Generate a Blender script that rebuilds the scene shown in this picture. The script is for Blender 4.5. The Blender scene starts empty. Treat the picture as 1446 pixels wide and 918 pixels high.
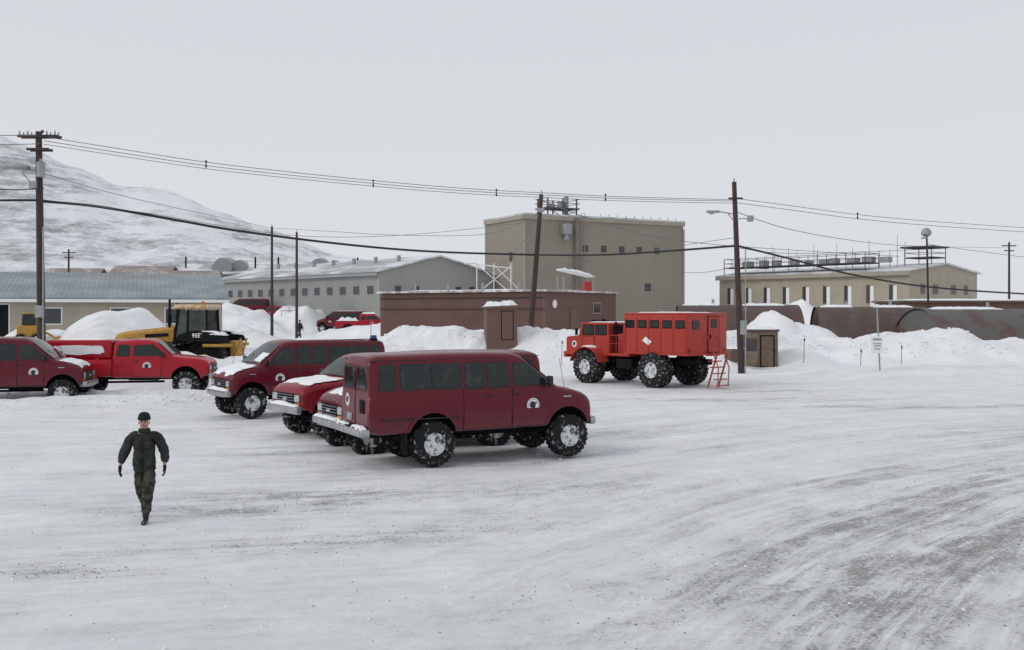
import bpy, bmesh, math, random
from mathutils import Vector, Matrix, noise
random.seed(7)
R=math.radians
scene=bpy.context.scene
scene.view_settings.view_transform='Standard'
scene.view_settings.look='None'
scene.view_settings.exposure=0
COL=scene.collection

# ------------------------------------------------------------------ materials
def mat(name,col,rough=0.6,metal=0.0,col2=None,nscale=6.0,lo=0.4,hi=0.6,bump=0.0,bscale=20.0,stretch=None,spec=0.5,coat=0.0):
    m=bpy.data.materials.new(name); m.use_nodes=True
    nt=m.node_tree; n=nt.nodes; l=nt.links
    b=n['Principled BSDF']
    b.inputs['Base Color'].default_value=(*col,1)
    b.inputs['Roughness'].default_value=rough
    b.inputs['Metallic'].default_value=metal
    b.inputs['Specular IOR Level'].default_value=spec
    b.inputs['Coat Weight'].default_value=coat
    tc=n.new('ShaderNodeTexCoord'); mp=n.new('ShaderNodeMapping')
    l.new(tc.outputs['Object'],mp.inputs['Vector'])
    if stretch: mp.inputs['Scale'].default_value=stretch
    if col2 is not None:
        t=n.new('ShaderNodeTexNoise'); t.inputs['Scale'].default_value=nscale; t.inputs['Detail'].default_value=6; t.inputs['Roughness'].default_value=0.6
        l.new(mp.outputs[0],t.inputs['Vector'])
        r=n.new('ShaderNodeMapRange'); r.inputs['From Min'].default_value=lo; r.inputs['From Max'].default_value=hi
        l.new(t.outputs['Fac'],r.inputs['Value'])
        mx=n.new('ShaderNodeMix'); mx.data_type='RGBA'
        mx.inputs[6].default_value=(*col,1); mx.inputs[7].default_value=(*col2,1)
        l.new(r.outputs[0],mx.inputs[0]); l.new(mx.outputs[2],b.inputs['Base Color'])
    if bump>0:
        t2=n.new('ShaderNodeTexNoise'); t2.inputs['Scale'].default_value=bscale; t2.inputs['Detail'].default_value=5
        l.new(mp.outputs[0],t2.inputs['Vector'])
        bp=n.new('ShaderNodeBump'); bp.inputs['Strength'].default_value=bump; bp.inputs['Distance'].default_value=0.05
        l.new(t2.outputs['Fac'],bp.inputs['Height']); l.new(bp.outputs[0],b.inputs['Normal'])
    return m
def ribbed(name,col,col2,axis='X',scale=3.0,nscale=0.6,lo=0.4,hi=0.7,dist=0.06,rough=0.7):
    """painted corrugated cladding: ribs as bump, stains as noise"""
    m=mat(name,col,rough,0,col2,nscale,lo,hi)
    nt=m.node_tree;n=nt.nodes;l=nt.links
    tc=[x for x in n if x.type=='TEX_COORD'][0]
    w=n.new('ShaderNodeTexWave'); w.bands_direction=axis; w.inputs['Scale'].default_value=scale
    l.new(tc.outputs['Object'],w.inputs['Vector'])
    bp=n.new('ShaderNodeBump'); bp.inputs['Strength'].default_value=0.7; bp.inputs['Distance'].default_value=dist
    l.new(w.outputs['Fac'],bp.inputs['Height']); l.new(bp.outputs[0],n['Principled BSDF'].inputs['Normal'])
    return m
def paint(name,col,dirt=(0.36,0.31,0.32),amt=.22,spec=.30,base=.008):
    """vehicle paint, with road salt and snow dust growing toward the sills"""
    m=mat(name,col,0.22,0.0,spec=spec,coat=0.0)
    nt=m.node_tree;n=nt.nodes;l=nt.links;b=n['Principled BSDF']
    tc=[x for x in n if x.type=='TEX_COORD'][0]
    sp=n.new('ShaderNodeSeparateXYZ'); l.new(tc.outputs['Object'],sp.inputs[0])
    r=n.new('ShaderNodeMapRange'); r.inputs['From Min'].default_value=1.25; r.inputs['From Max'].default_value=0.6; r.inputs['To Min'].default_value=base; r.inputs['To Max'].default_value=amt
    l.new(sp.outputs[2],r.inputs['Value'])
    t=n.new('ShaderNodeTexNoise'); t.inputs['Scale'].default_value=3.0; t.inputs['Detail'].default_value=8; t.inputs['Roughness'].default_value=0.65
    l.new(tc.outputs['Object'],t.inputs['Vector'])
    mu=n.new('ShaderNodeMath'); mu.operation='MULTIPLY'; l.new(r.outputs[0],mu.inputs[0]); l.new(t.outputs['Fac'],mu.inputs[1])
    mx=n.new('ShaderNodeMix'); mx.data_type='RGBA'; mx.inputs[6].default_value=(*col,1); mx.inputs[7].default_value=(*dirt,1)
    l.new(mu.outputs[0],mx.inputs[0]); l.new(mx.outputs[2],b.inputs['Base Color'])
    r2=n.new('ShaderNodeMapRange'); r2.inputs['To Min'].default_value=0.08; r2.inputs['To Max'].default_value=0.36; l.new(t.outputs['Fac'],r2.inputs['Value']); l.new(r2.outputs[0],b.inputs['Roughness'])
    t3=n.new('ShaderNodeTexNoise'); t3.inputs['Scale'].default_value=1.1; t3.inputs['Detail'].default_value=2; l.new(tc.outputs['Object'],t3.inputs['Vector'])
    bp=n.new('ShaderNodeBump'); bp.inputs['Strength'].default_value=.25; bp.inputs['Distance'].default_value=.05; l.new(t3.outputs['Fac'],bp.inputs['Height']); l.new(bp.outputs[0],b.inputs['Normal'])
    return m

M_MAROON=paint('maroon_paint',(0.122,0.006,0.017))
M_RED=paint('red_paint',(0.40,0.008,0.022))
M_DRED=paint('dark_red_paint',(0.23,0.008,0.020))
M_ORANGE=paint('orange_red_paint',(0.40,0.034,0.022),(0.40,0.25,0.22),.5,.2,.16)
M_YEL=mat('yellow_paint',(0.47,0.25,0.03),0.45,0,(0.30,0.17,0.05),4,.45,.75)
M_GLASS=mat('dark_glass',(0.014,0.020,0.020),0.08,0,(0.05,0.065,0.06),3,.5,.8,spec=0.4)
M_BLACK=mat('black_rubber_trim',(0.012,0.012,0.013),0.6,0,(0.04,0.04,0.042),12,.5,.8)
M_UNDER=mat('underbody_dark',(0.010,0.010,0.011),0.9,0,(0.05,0.05,0.055),7,.6,.9,spec=.2)
M_TYRE=mat('snowy_tyre_rubber',(0.016,0.016,0.017),0.85,0,(0.55,0.56,0.58),8,.56,.69,bump=.3,spec=.25)
M_RIM=mat('snow_packed_rim',(0.66,0.68,0.70),0.7,0,(0.07,0.07,0.075),7,.50,.60,bump=.4)
M_CHROME=mat('dull_chrome',(0.32,0.33,0.35),0.35,0.6,(0.52,0.52,0.55),6,.4,.7)
M_LENS=mat('headlight_lens',(0.45,0.47,0.5),0.12,0.2)
M_AMBER=mat('amber_lens',(0.5,0.17,0.02),0.3)
M_TAIL=mat('red_lens',(0.20,0.006,0.01),0.25)
M_WHITE=mat('white_marking',(0.8,0.8,0.8),0.6)
M_NAVY=mat('dark_emblem_ink',(0.02,0.02,0.035),0.6)
M_BLUE=mat('blue_beacon',(0.02,0.05,0.18),0.25)
M_SNOW=mat('loose_snow',(0.86,0.87,0.89),0.85,0,(0.75,0.77,0.80),2.5,.45,.7,bump=.4,bscale=9)
M_WOOD=mat('weathered_pole_wood',(0.045,0.03,0.026),0.9,0,(0.085,0.062,0.055),4,.4,.7,stretch=(6,6,.5),bump=.3)
M_WIRE=mat('cable_black',(0.02,0.02,0.022),0.7)
M_WIRE2=mat('cable_grey',(0.16,0.165,0.175),0.7)
M_STEEL=mat('galvanised_steel',(0.36,0.37,0.38),0.5,.3,(0.25,0.26,0.27),5,.4,.7)
M_TAN=ribbed('tan_cladding',(0.315,0.28,0.225),(0.275,0.245,0.20),'X',1.2,.15,.35,.7,.08)  # tan tone lifted a little to carry distance haze
M_TANY=ribbed('tan_cladding_side',(0.315,0.28,0.225),(0.275,0.245,0.20),'Y',1.2,.15,.35,.7,.08)
M_TANTRIM=mat('tan_trim',(0.37,0.33,0.27),0.7,0,(0.30,0.27,0.22),1,.4,.7)
M_GREY=ribbed('grey_cladding',(0.37,0.37,0.345),(0.31,0.31,0.29),'X',1.6,.2,.35,.7,.06)  # brighter than its side copy, with haze lightening in the colour
M_GREYY=ribbed('grey_cladding_side',(0.33,0.335,0.315),(0.28,0.285,0.27),'Y',1.6,.2,.35,.7,.06)
M_ROOFG=mat('snow_dusted_grey_roof',(0.38,0.39,0.40),0.8,0,(0.72,0.74,0.77),.25,.46,.58,stretch=(1,.4,1))
M_ROOFB=ribbed('blue_grey_roof',(0.22,0.25,0.27),(0.33,0.36,0.38),'X',1.0,.5,.4,.7,.03)
M_CREAM=mat('cream_wall',(0.40,0.355,0.275),0.8,0,(0.34,0.30,0.235),.8,.4,.7)
M_BROWN=ribbed('rust_brown_wall',(0.155,0.082,0.068),(0.12,0.063,0.054),'Y',2.2,.5,.35,.7,.05)
M_BROWNX=ribbed('rust_brown_wall_side',(0.165,0.092,0.076),(0.135,0.074,0.062),'X',2.2,.5,.35,.7,.05)
M_HUT=ribbed('brown_corrugated_hut',(0.095,0.06,0.053),(0.135,0.095,0.085),'X',3.0,.6,.45,.7,.05)
M_HUTG=ribbed('grey_rusty_hut',(0.125,0.12,0.115),(0.12,0.075,0.063),'X',3.0,.5,.5,.58,.05)
M_DARKWIN=mat('dark_window_glass',(0.05,0.053,0.06),0.2)
M_CRATE=mat('brown_plywood',(0.17,0.125,0.095),0.85,0,(0.11,0.08,0.06),3,.4,.7)
M_PLY=mat('tan_plywood',(0.25,0.195,0.135),0.85,0,(0.15,0.11,0.08),1.6,.4,.65)
M_REDF=mat('red_small_paint',(0.42,0.03,0.03),0.6)

# ------------------------------------------------------------------ mesh builder
class MB:
    def __init__(s): s.bm=bmesh.new()
    def _add(s,t,mi):
        for f in t.faces: f.material_index=mi
        me=bpy.data.meshes.new('tmp'); t.to_mesh(me); t.free(); s.bm.from_mesh(me); bpy.data.meshes.remove(me); return s
    def box(s,c,d,mi=0,rot=None,bev=0.0,seg=1):
        t=bmesh.new(); bmesh.ops.create_cube(t,size=1)
        bmesh.ops.scale(t,vec=d,verts=t.verts)
        if bev>0: bmesh.ops.bevel(t,geom=t.edges[:],offset=bev,segments=seg,affect='EDGES',profile=.6)
        m=Matrix.Translation(c)
        if rot is not None: m=m@rot.to_4x4()
        t.transform(m); return s._add(t,mi)
    def cyl(s,p0,p1,r0,r1=None,seg=12,mi=0):
        p0=Vector(p0);p1=Vector(p1); r1=r0 if r1 is None else r1
        t=bmesh.new(); d=p1-p0
        bmesh.ops.create_cone(t,cap_ends=True,segments=seg,radius1=r0,radius2=r1,depth=d.length)
        q=d.to_track_quat('Z','Y').to_matrix().to_4x4()
        t.transform(Matrix.Translation((p0+p1)/2)@q); return s._add(t,mi)
    def sph(s,c,r,mi=0,sc=(1,1,1),seg=14):
        t=bmesh.new(); bmesh.ops.create_uvsphere(t,u_segments=seg,v_segments=seg//2+2,radius=r)
        bmesh.ops.scale(t,vec=sc,verts=t.verts); t.transform(Matrix.Translation(c)); return s._add(t,mi)
    def poly(s,pts,faces,mi=0):
        t=bmesh.new(); vs=[t.verts.new(p) for p in pts]
        for f in faces:
            try: t.faces.new([vs[i] for i in f])
            except Exception: pass
        bmesh.ops.recalc_face_normals(t,faces=t.faces[:]); return s._add(t,mi)
    def prism(s,pts,off,mi=0):
        n=len(pts); o=Vector(off); P=[Vector(p) for p in pts]+[Vector(p)+o for p in pts]
        F=[list(range(n)),list(range(2*n-1,n-1,-1))]+[[i,(i+1)%n,n+(i+1)%n,n+i] for i in range(n)]
        return s.poly(P,F,mi)
    def lathe(s,prof,seg=40,mi=0,axis='Y',c=(0,0,0)):
        pts=[];n=len(prof)
        for k in range(seg):
            a=2*math.pi*k/seg
            for r,h in prof:
                if axis=='Y': pts.append((c[0]+r*math.cos(a),c[1]+h,c[2]+r*math.sin(a)))
                else: pts.append((c[0]+r*math.cos(a),c[1]+r*math.sin(a),c[2]+h))
        F=[[k*n+i,k*n+i+1,((k+1)%seg)*n+i+1,((k+1)%seg)*n+i] for k in range(seg) for i in range(n-1)]
        F.append([k*n for k in range(seg)]); F.append([k*n+n-1 for k in range(seg)])
        return s.poly(pts,F,mi)
    def loft(s,rings,mi=0):
        n=len(rings[0]); pts=[p for r in rings for p in r]
        F=[[k*n+i,k*n+(i+1)%n,(k+1)*n+(i+1)%n,(k+1)*n+i] for k in range(len(rings)-1) for i in range(n)]
        F.append(list(range(n))); F.append([ (len(rings)-1)*n+i for i in range(n)])
        return s.poly(pts,F,mi)
    def obj(s,name,mats,parent=None,smooth=True,ang=38,**kw):
        me=bpy.data.meshes.new(name)
        finish(s.bm,smooth,ang); s.bm.to_mesh(me); s.bm.free()
        for m in (mats if isinstance(mats,(list,tuple)) else [mats]): me.materials.append(m)
        return mkobj(name,me,parent,**kw)
def finish(bm,smooth,ang):
    if smooth:
        for f in bm.faces: f.smooth=True
        for e in bm.edges:
            if len(e.link_faces)==2:
                e.smooth = e.calc_face_angle(0)<R(ang)
def mkobj(name,data,parent=None,loc=None,rotz=None,label=None,cat=None,group=None,kind=None):
    o=bpy.data.objects.new(name,data); COL.objects.link(o)
    if parent: o.parent=parent
    if loc is not None: o.location=loc
    if rotz is not None: o.rotation_euler=(0,0,rotz)
    if label: o['label']=label
    if cat: o['category']=cat
    if group: o['group']=group
    if kind: o['kind']=kind
    return o
def empty(name,loc,rotz=0,**kw):
    o=mkobj(name,None,None,loc,rotz,**kw); o.empty_display_size=.3; return o
def copy_tree(o,parent=None):
    c=o.copy(); COL.objects.link(c)
    if parent: c.parent=parent
    for ch in list(o.children): copy_tree(ch,c)
    return c
def text_obj(name,txt,size,mtl,parent,loc,rot,ext=.004):
    cu=bpy.data.curves.new('t','FONT'); cu.body=txt; cu.size=size; cu.extrude=ext; cu.align_x='CENTER'; cu.align_y='CENTER'; cu.offset=size*.02
    o=bpy.data.objects.new('t',cu); COL.objects.link(o)
    dg=bpy.context.evaluated_depsgraph_get()
    me=bpy.data.meshes.new_from_object(o.evaluated_get(dg)); bpy.data.objects.remove(o)
    me.materials.clear(); me.materials.append(mtl)
    r=mkobj(name,me,parent,loc); r.rotation_euler=rot; return r
def boolean(o,cutters):
    for c in cutters:
        m=o.modifiers.new('b','BOOLEAN'); m.operation='DIFFERENCE'; m.solver='EXACT'; m.object=c
        try: m.material_mode='TRANSFER'
        except Exception: pass
    dg=bpy.context.evaluated_depsgraph_get(); dg.update()
    me=bpy.data.meshes.new_from_object(o.evaluated_get(dg))
    o.modifiers.clear(); o.data=me
    for c in cutters: bpy.data.objects.remove(c)
    bm=bmesh.new(); bm.from_mesh(me); finish(bm,True,32); bm.to_mesh(me); bm.free()

# ------------------------------------------------------------------ terrain
def sm(t): t=max(0,min(1,t)); return t*t*(3-2*t)
def nz(x,y,s,o=0.0): return noise.noise(Vector((x/s+o,y/s-o,o*1.7)))
RIDGES=[ # x0,y0,h0,x1,y1,h1,halfwidth
 (-10,68,1.4,-7,69,2.1,3.0),(-7,69,2.1,3.6,68,2.2,3.4),(3.6,68,2.2,13,66,1.9,3.4),(13,66,1.9,19,72,1.7,3.2),
 (19,72,1.7,25,72,1.6,3.0),(25,71,1.6,30,70,2.2,3.4),(30,70,2.2,33,69,1.3,2.8),(33,69,1.3,40,70,1.8,3.8),(40,70,1.8,70,75,2.1,4.0),
 (-22,33.6,.4,-14,36.3,.5,1.2),(-14,36.3,.5,-10.8,38.2,.55,1.3),(-19.5,38.6,.45,-12,38.6,.5,.9),
 (-33,52,1.7,-24,50.5,1.6,2.6),(-38,50,1.8,-33,52,1.7,2.6),
 (-22,44.8,1.5,-11,44.4,1.5,1.5),(-34,112,2.0,-28,110,1.6,3.4),(-17,103,1.2,-12.5,101,1.5,3.4),
 (-9,43,.35,2,42,.25,1.6),(-12,60,1.2,-8,66,1.4,3.4),
 (20,54,.5,48,60,.8,4.0)]
PILES=[(-22.2,57,4.2,3.1),(-26,57,3.6,2.4),(-18.0,58,3.0,2.2),(-25.9,124,4.0,3.4),(-32,119,4.5,2.4),(-28,100,4,1.5),(21.8,84,2.8,2.9),(24.5,84,2.8,2.3),(33,112,5,3.5),(12,60,1.8,.7),
       (17.5,64,2.8,1.2),(29,66,2.5,.8),(-37,118,4.5,2.2),(-14,75,4.5,1.2),(45,66,4,1.6)]
def track(x,y,a,s1,s2,o):
    u=x*math.cos(a)+y*math.sin(a); v=-x*math.sin(a)+y*math.cos(a)
    return noise.noise(Vector((u/s1,v/s2,o)))
CX,CY=30.0,-5.0
def height(x,y):
    t=sm((y-60)/60); z=t*(.7+2.0*sm((-x-26)/12))
    z+=.018*nz(x,y,1.3)+.035*nz(x,y,6,3.1)*(1 if y>12 else .6)
    if 5<y<45 and -25<x<30:
        k=sm((x+3)/5)
        rr=math.hypot(x-CX,y-CY); th=math.atan2(y-CY,x-CX)
        tr=k*abs(noise.noise(Vector((th*2.8,rr/.5,1.3))))+(1-k)*abs(track(x,y,R(11),8,.55,5.3))
        z+=-.024*max(0,.30-tr)/.30 + .011*nz(x,y,.4,6.6)+.008*nz(x,y,.2,1.6)
    if 28<y<140 and -60<x<75:
        b=0
        lump=1+.24*nz(x,y,3.2,5.2)+.17*nz(x,y,1.5,8.3)
        for x0,y0,h0,x1,y1,h1,w in RIDGES:
            dx,dy=x1-x0,y1-y0; L=dx*dx+dy*dy
            u=max(0,min(1,((x-x0)*dx+(y-y0)*dy)/L))
            d=math.hypot(x-x0-u*dx,y-y0-u*dy)/w
            if d<2.0: b=max(b,(h0+(h1-h0)*u)*(math.exp(-d**2.6*.9)))
        for cx,cy,r,h in PILES:
            d=math.hypot(x-cx,y-cy)/r
            if d<2.2: b=max(b,h*math.exp(-d**3.0*.9)*(1+.18*nz(x,y,2.4,cx)))
        z+=b*lump
        if b>.15: 
            q=min(1,b)
            ch=abs(nz(x,y,.9,2.2))+.5*abs(nz(x,y,.5,9.2))
            z+=q*.24*(ch-.2)
    return z
DIRT=[(6.0,14.0,R(52),6,2.2,.8),(8.6,16.6,R(48),3.5,1.7,.9),(3.6,11.5,R(54),3.5,1.6,.6),(10.5,22,R(38),5,1.5,.6),(13,36.8,R(3),2.6,.7,1.2),(18,37.5,R(5),4,.6,.7),
      (-3.9,19.2,R(8),2.4,.8,1.2),(-5.2,17.7,R(5),2.2,.6,1.1),(-6.2,13.6,R(0),.9,.35,1.2),(-2.3,15.5,R(12),2.5,.6,.6),(1.5,20,R(15),4,.9,.5),
      (-.8,23.6,R(27),3.6,1.4,.7),(-3,26.5,R(32),4,1.4,.6),(3.5,29,R(10),5,1.2,.5),(7,46.5,R(-20),5,1.5,.4),(14,28,R(30),6,1.7,.5),(2,13.2,R(45),2.6,.9,.5),(5,26,R(25),5,1.0,.5),(10,44,R(0),5,1.0,.5),(-7,32,R(36),4,1.4,.3),(9,40,R(4),6,.8,.7),(0,17,R(20),5,1.4,.3),(6.5,19,R(48),5,1.4,.4),(9.0,12.5,R(50),4,1.6,.7)]
def dirt(x,y):
    v=.18 if 8<y<55 else .02
    if y>55: v*=0
    for cx,cy,a,l,w,am in DIRT:
        dx,dy=x-cx,y-cy; u=(dx*math.cos(a)+dy*math.sin(a))/l; s=(-dx*math.sin(a)+dy*math.cos(a))/w
        q=u*u+s*s
        if q<6: v+=am*math.exp(-q)
    return v
def axis_lines(segs):
    out=[]
    for a,b,s in segs:
        k=max(1,int(round((b-a)/s))); out+=[a+(b-a)*i/k for i in range(k)]
    out.append(segs[-1][1]); return out
xs=axis_lines([(-3500,-800,450),(-800,-200,60),(-200,-60,8),(-60,-32,.8),(-32,-10,.3),(-10,13,.13),(13,36,.3),(36,60,.6),(60,200,8),(200,800,60),(800,3500,450)])
ys=axis_lines([(-60,4,8),(4,8,.4),(8,26,.12),(26,76,.3),(76,130,.7),(130,220,6),(220,800,50),(800,6000,500)])
verts=[];dat=[]
for y in ys:
    for x in xs:
        z=height(x,y); verts.append((x,y,z)); dat.append(dirt(x,y) if 4<y<60 else 0)
nx=len(xs)
faces=[(j*nx+i,j*nx+i+1,(j+1)*nx+i+1,(j+1)*nx+i) for j in range(len(ys)-1) for i in range(nx-1)]
me=bpy.data.meshes.new('ground'); me.from_pydata(verts,[],faces)
at=me.attributes.new('dirt','FLOAT','POINT'); at.data.foreach_set('value',dat)
me.polygons.foreach_set('use_smooth',[True]*len(faces))
def ground_mat():
    m=bpy.data.materials.new('packed_snow_ground'); m.use_nodes=True
    nt=m.node_tree;n=nt.nodes;l=nt.links;b=n['Principled BSDF']; b.inputs['Roughness'].default_value=.8; b.inputs['Specular IOR Level'].default_value=.2
    geo=n.new('ShaderNodeNewGeometry')
    a=n.new('ShaderNodeAttribute'); a.attribute_name='dirt'
    def tn(scale,det,rough,vec,dist=0):
        t=n.new('ShaderNodeTexNoise'); t.inputs['Scale'].default_value=scale; t.inputs['Detail'].default_value=det; t.inputs['Roughness'].default_value=rough; t.inputs['Distortion'].default_value=dist
        l.new(vec,t.inputs['Vector']); return t.outputs['Fac']
    def mr(v,lo,hi,a_=0,b_=1):
        r=n.new('ShaderNodeMapRange'); r.inputs['From Min'].default_value=lo; r.inputs['From Max'].default_value=hi; r.inputs['To Min'].default_value=a_; r.inputs['To Max'].default_value=b_; l.new(v,r.inputs['Value']); return r.outputs[0]
    def mth(op,x,y,cl=False):
        q=n.new('ShaderNodeMath'); q.operation=op; q.use_clamp=cl
        for i,v in enumerate((x,y)):
            if isinstance(v,(int,float)): q.inputs[i].default_value=v
            else: l.new(v,q.inputs[i])
        return q.outputs[0]
    pos=geo.outputs['Position']
    sx=n.new('ShaderNodeSeparateXYZ'); l.new(pos,sx.inputs[0])
    def comb(x,y):
        c=n.new('ShaderNodeCombineXYZ'); l.new(x,c.inputs[0]); l.new(y,c.inputs[1]); return c.outputs[0]
    wob=mth('MULTIPLY',mth('SUBTRACT',tn(.18,2,.4,pos),.5),.7)
    dx=mth('SUBTRACT',sx.outputs[0],CX); dy=mth('SUBTRACT',sx.outputs[1],CY)
    rad=mth('ADD',mth('SQRT',mth('ADD',mth('MULTIPLY',dx,dx),mth('MULTIPLY',dy,dy)),0),wob); th=mth('ARCTAN2',dy,dx)
    fine=tn(1,10,.72,comb(mth('MULTIPLY',th,9.0),mth('MULTIPLY',rad,3.6)),.2)
    lane=tn(1,4,.55,comb(mth('MULTIPLY',th,2.4),mth('MULTIPLY',rad,.9)),.1)
    A=mth('MULTIPLY',mr(fine,.38,.64),mr(lane,.38,.60,.3,1.1))
    def straight(rot,sa,sc_,f):
        ca,sn_=math.cos(rot),math.sin(rot)
        u=mth('ADD',mth('MULTIPLY',sx.outputs[0],ca),mth('MULTIPLY',sx.outputs[1],sn_))
        v=mth('ADD',mth('ADD',mth('MULTIPLY',sx.outputs[0],-sn_),mth('MULTIPLY',sx.outputs[1],ca)),wob)
        return tn(1,f,.70,comb(mth('MULTIPLY',u,sa),mth('MULTIPLY',v,sc_)),.2)
    fB=straight(R(10),.32,3.0,9); lB=straight(R(12),.12,.8,4)
    B=mth('MULTIPLY',mr(fB,.40,.65),mr(lB,.38,.60,.3,1.1))
    fC=straight(R(33),.28,3.6,9); lC=straight(R(36),.08,.7,3)
    C=mth('MULTIPLY',mr(fC,.42,.66),mr(lC,.44,.60,0,1.1))
    ww=mr(sx.outputs[0],-4,3)
    mixf=n.new('ShaderNodeMix'); l.new(ww,mixf.inputs[0]); l.new(B,mixf.inputs[2]); l.new(A,mixf.inputs[3])
    cb=mth('ADD',mixf.outputs[0],mth('MULTIPLY',C,.4))
    blot=mr(tn(.9,12,.74,pos,.3),.36,.62,.15,1.45)
    grain=tn(16,10,.85,pos)
    gr=mr(grain,.41,.59,.15,1.45)
    df=mth('MULTIPLY',mth('MULTIPLY',cb,mth('MULTIPLY',a.outputs['Fac'],1.35)),mth('MULTIPLY',blot,gr),True)
    df=mth('MULTIPLY',df,.78)
    br=mr(tn(.5,12,.70,pos),.36,.64)  # broad occlusion-like shade variation put into the snow colour
    sn=n.new('ShaderNodeMix'); sn.data_type='RGBA'; sn.inputs[6].default_value=(.79,.80,.825,1); sn.inputs[7].default_value=(.90,.905,.92,1); l.new(br,sn.inputs[0])
    scuff=mth('MULTIPLY',mth('MULTIPLY',mr(tn(3.5,12,.78,pos),.49,.66),mr(a.outputs['Fac'],.05,.25)),.20)
    lot=mth('ADD',scuff,mth('MULTIPLY',mth('MULTIPLY',mixf.outputs[0],mr(a.outputs['Fac'],.02,.17)),.13),True)
    sn2=n.new('ShaderNodeMix'); sn2.data_type='RGBA'; l.new(lot,sn2.inputs[0]); l.new(sn.outputs[2],sn2.inputs[6]); sn2.inputs[7].default_value=(.42,.42,.43,1)
    mx=n.new('ShaderNodeMix'); mx.data_type='RGBA'; l.new(df,mx.inputs[0]); l.new(sn2.outputs[2],mx.inputs[6]); mx.inputs[7].default_value=(.20,.187,.18,1)
    l.new(mx.outputs[2],b.inputs['Base Color'])
    h=mth('ADD',mth('MULTIPLY',mixf.outputs[0],-.35),mth('MULTIPLY',C,-.2)); h=mth('ADD',h,mth('MULTIPLY',grain,.5)); h=mth('ADD',h,mth('MULTIPLY',tn(2.6,9,.68,pos),1.4))
    bp=n.new('ShaderNodeBump'); bp.inputs['Strength'].default_value=.65; bp.inputs['Distance'].default_value=.075; l.new(h,bp.inputs['Height']); l.new(bp.outputs[0],b.inputs['Normal'])
    return m
me.materials.append(ground_mat())
mkobj('ground',me,kind='structure',label='packed snow lot with dirty tyre tracks and ploughed banks')

def scatter(name,cnt,fn,mtl,label):
    t=bmesh.new(); bmesh.ops.create_icosphere(t,subdivisions=1,radius=1); base=[v.co.copy() for v in t.verts]; fs=[[v.index for v in f.verts] for f in t.faces]; t.free()
    V=[];F=[]
    for _ in range(cnt):
        x,y,s=fn(); z=height(x,y)+s*.1; a=random.random()*6.28; ca,sa=math.cos(a),math.sin(a); sx_,sy_,sz_=s*random.uniform(.7,1.5),s*random.uniform(.6,1.1),s*random.uniform(.35,.75); b0=len(V)
        for c in base:
            j=random.uniform(.75,1.2); px,py,pz=c.x*sx_*j,c.y*sy_*j,c.z*sz_*j
            V.append((x+px*ca-py*sa,y+px*sa+py*ca,z+pz))
        F+=[[b0+i for i in f] for f in fs]
    me=bpy.data.meshes.new(name); me.from_pydata(V,[],F); me.polygons.foreach_set('use_smooth',[True]*len(F)); me.materials.append(mtl); mkobj(name,me,kind='stuff',label=label)
def f_clod():
    if random.random()<.4:
        y=9+26*random.random(); return random.uniform(-.52,.52)*y,y,random.uniform(.008,.035)
    r=random.choice(RIDGES[:12]); u=random.random(); w=r[6]
    return r[0]+(r[3]-r[0])*u+random.gauss(0,.2), r[1]+(r[4]-r[1])*u-abs(random.gauss(w*.7,w*.4)), random.uniform(.04,.15)*(1 if r[2]>1 else .5)
scatter('snow_clods',1500,f_clod,M_SNOW,'loose snow clods scattered on lot and ploughed banks')
def f_grav():
    if random.random()<.75:
        c=random.choice(DIRT); u=random.gauss(0,.6)*c[3]; v=random.gauss(0,.7)*c[4]; a=c[2]
        return c[0]+u*math.cos(a)-v*math.sin(a),max(7,c[1]+u*math.sin(a)+v*math.cos(a)),random.uniform(.005,.015)
    y=8+25*random.random(); return random.uniform(-.5,.5)*y,y,random.uniform(.005,.012)
scatter('gravel',3200,f_grav,mat('dark_gravel',(.09,.08,.075),.9,0,(.16,.14,.13),8),'dark gravel bits frozen into packed snow')

# hill
def lerp_tab(tab,x):
    if x<=tab[0][0]: return tab[0][1]
    for (a,b),(c,d) in zip(tab,tab[1:]):
        if x<=c: return b+(d-b)*(x-a)/(c-a)
    return tab[-1][1]
HP=[(-700,40),(-300,120),(-120,160),(0,192),(50,210),(75,226),(110,234),(150,253),(170,263),(210,265),(255,273),(290,291),(330,306),(370,320),(410,334),(440,347),(480,358),(560,372),(640,392),(760,432),(1000,452)]
RT=[((px-723)/1419*700,3.5+(440-py)/1419*700) for px,py in HP]
def hill_h(x,y):
    xx=x*700/max(y,300) if y<700 else x
    r=lerp_tab(RT,xx)
    t=(y-250)/450
    p=sm(t)**1.1 if t<1 else max(0,1-.25*(t-1))
    z=r*p*(y/700 if y<700 else 1)
    k=min(1,max(0,t)*2)
    g=abs(noise.noise(Vector((x/45+.0035*y,y/160,3.3))))
    z+=(1.4*nz(x,y,60,1)+1.3*nz(x,y,22,4)+1.0*nz(x,y,9,2)-5*max(0,.22-g))*k
    return z-1
hx=[-1300+1460*i/360 for i in range(361)]; hy=[240+760*(j/130) for j in range(131)]
hv=[(x,y,hill_h(x,y)) for y in hy for x in hx]; n_=len(hx)
hf=[(j*n_+i,j*n_+i+1,(j+1)*n_+i+1,(j+1)*n_+i) for j in range(len(hy)-1) for i in range(n_-1)]
me=bpy.data.meshes.new('hill'); me.from_pydata(hv,[],hf); me.polygons.foreach_set('use_smooth',[True]*len(hf))
mh=bpy.data.materials.new('snowy_rock_hill'); mh.use_nodes=True
nt=mh.node_tree;n=nt.nodes;l=nt.links;b=n['Principled BSDF'];b.inputs['Roughness'].default_value=.95;b.inputs['Specular IOR Level'].default_value=.1
geo=n.new('ShaderNodeNewGeometry')
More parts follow.
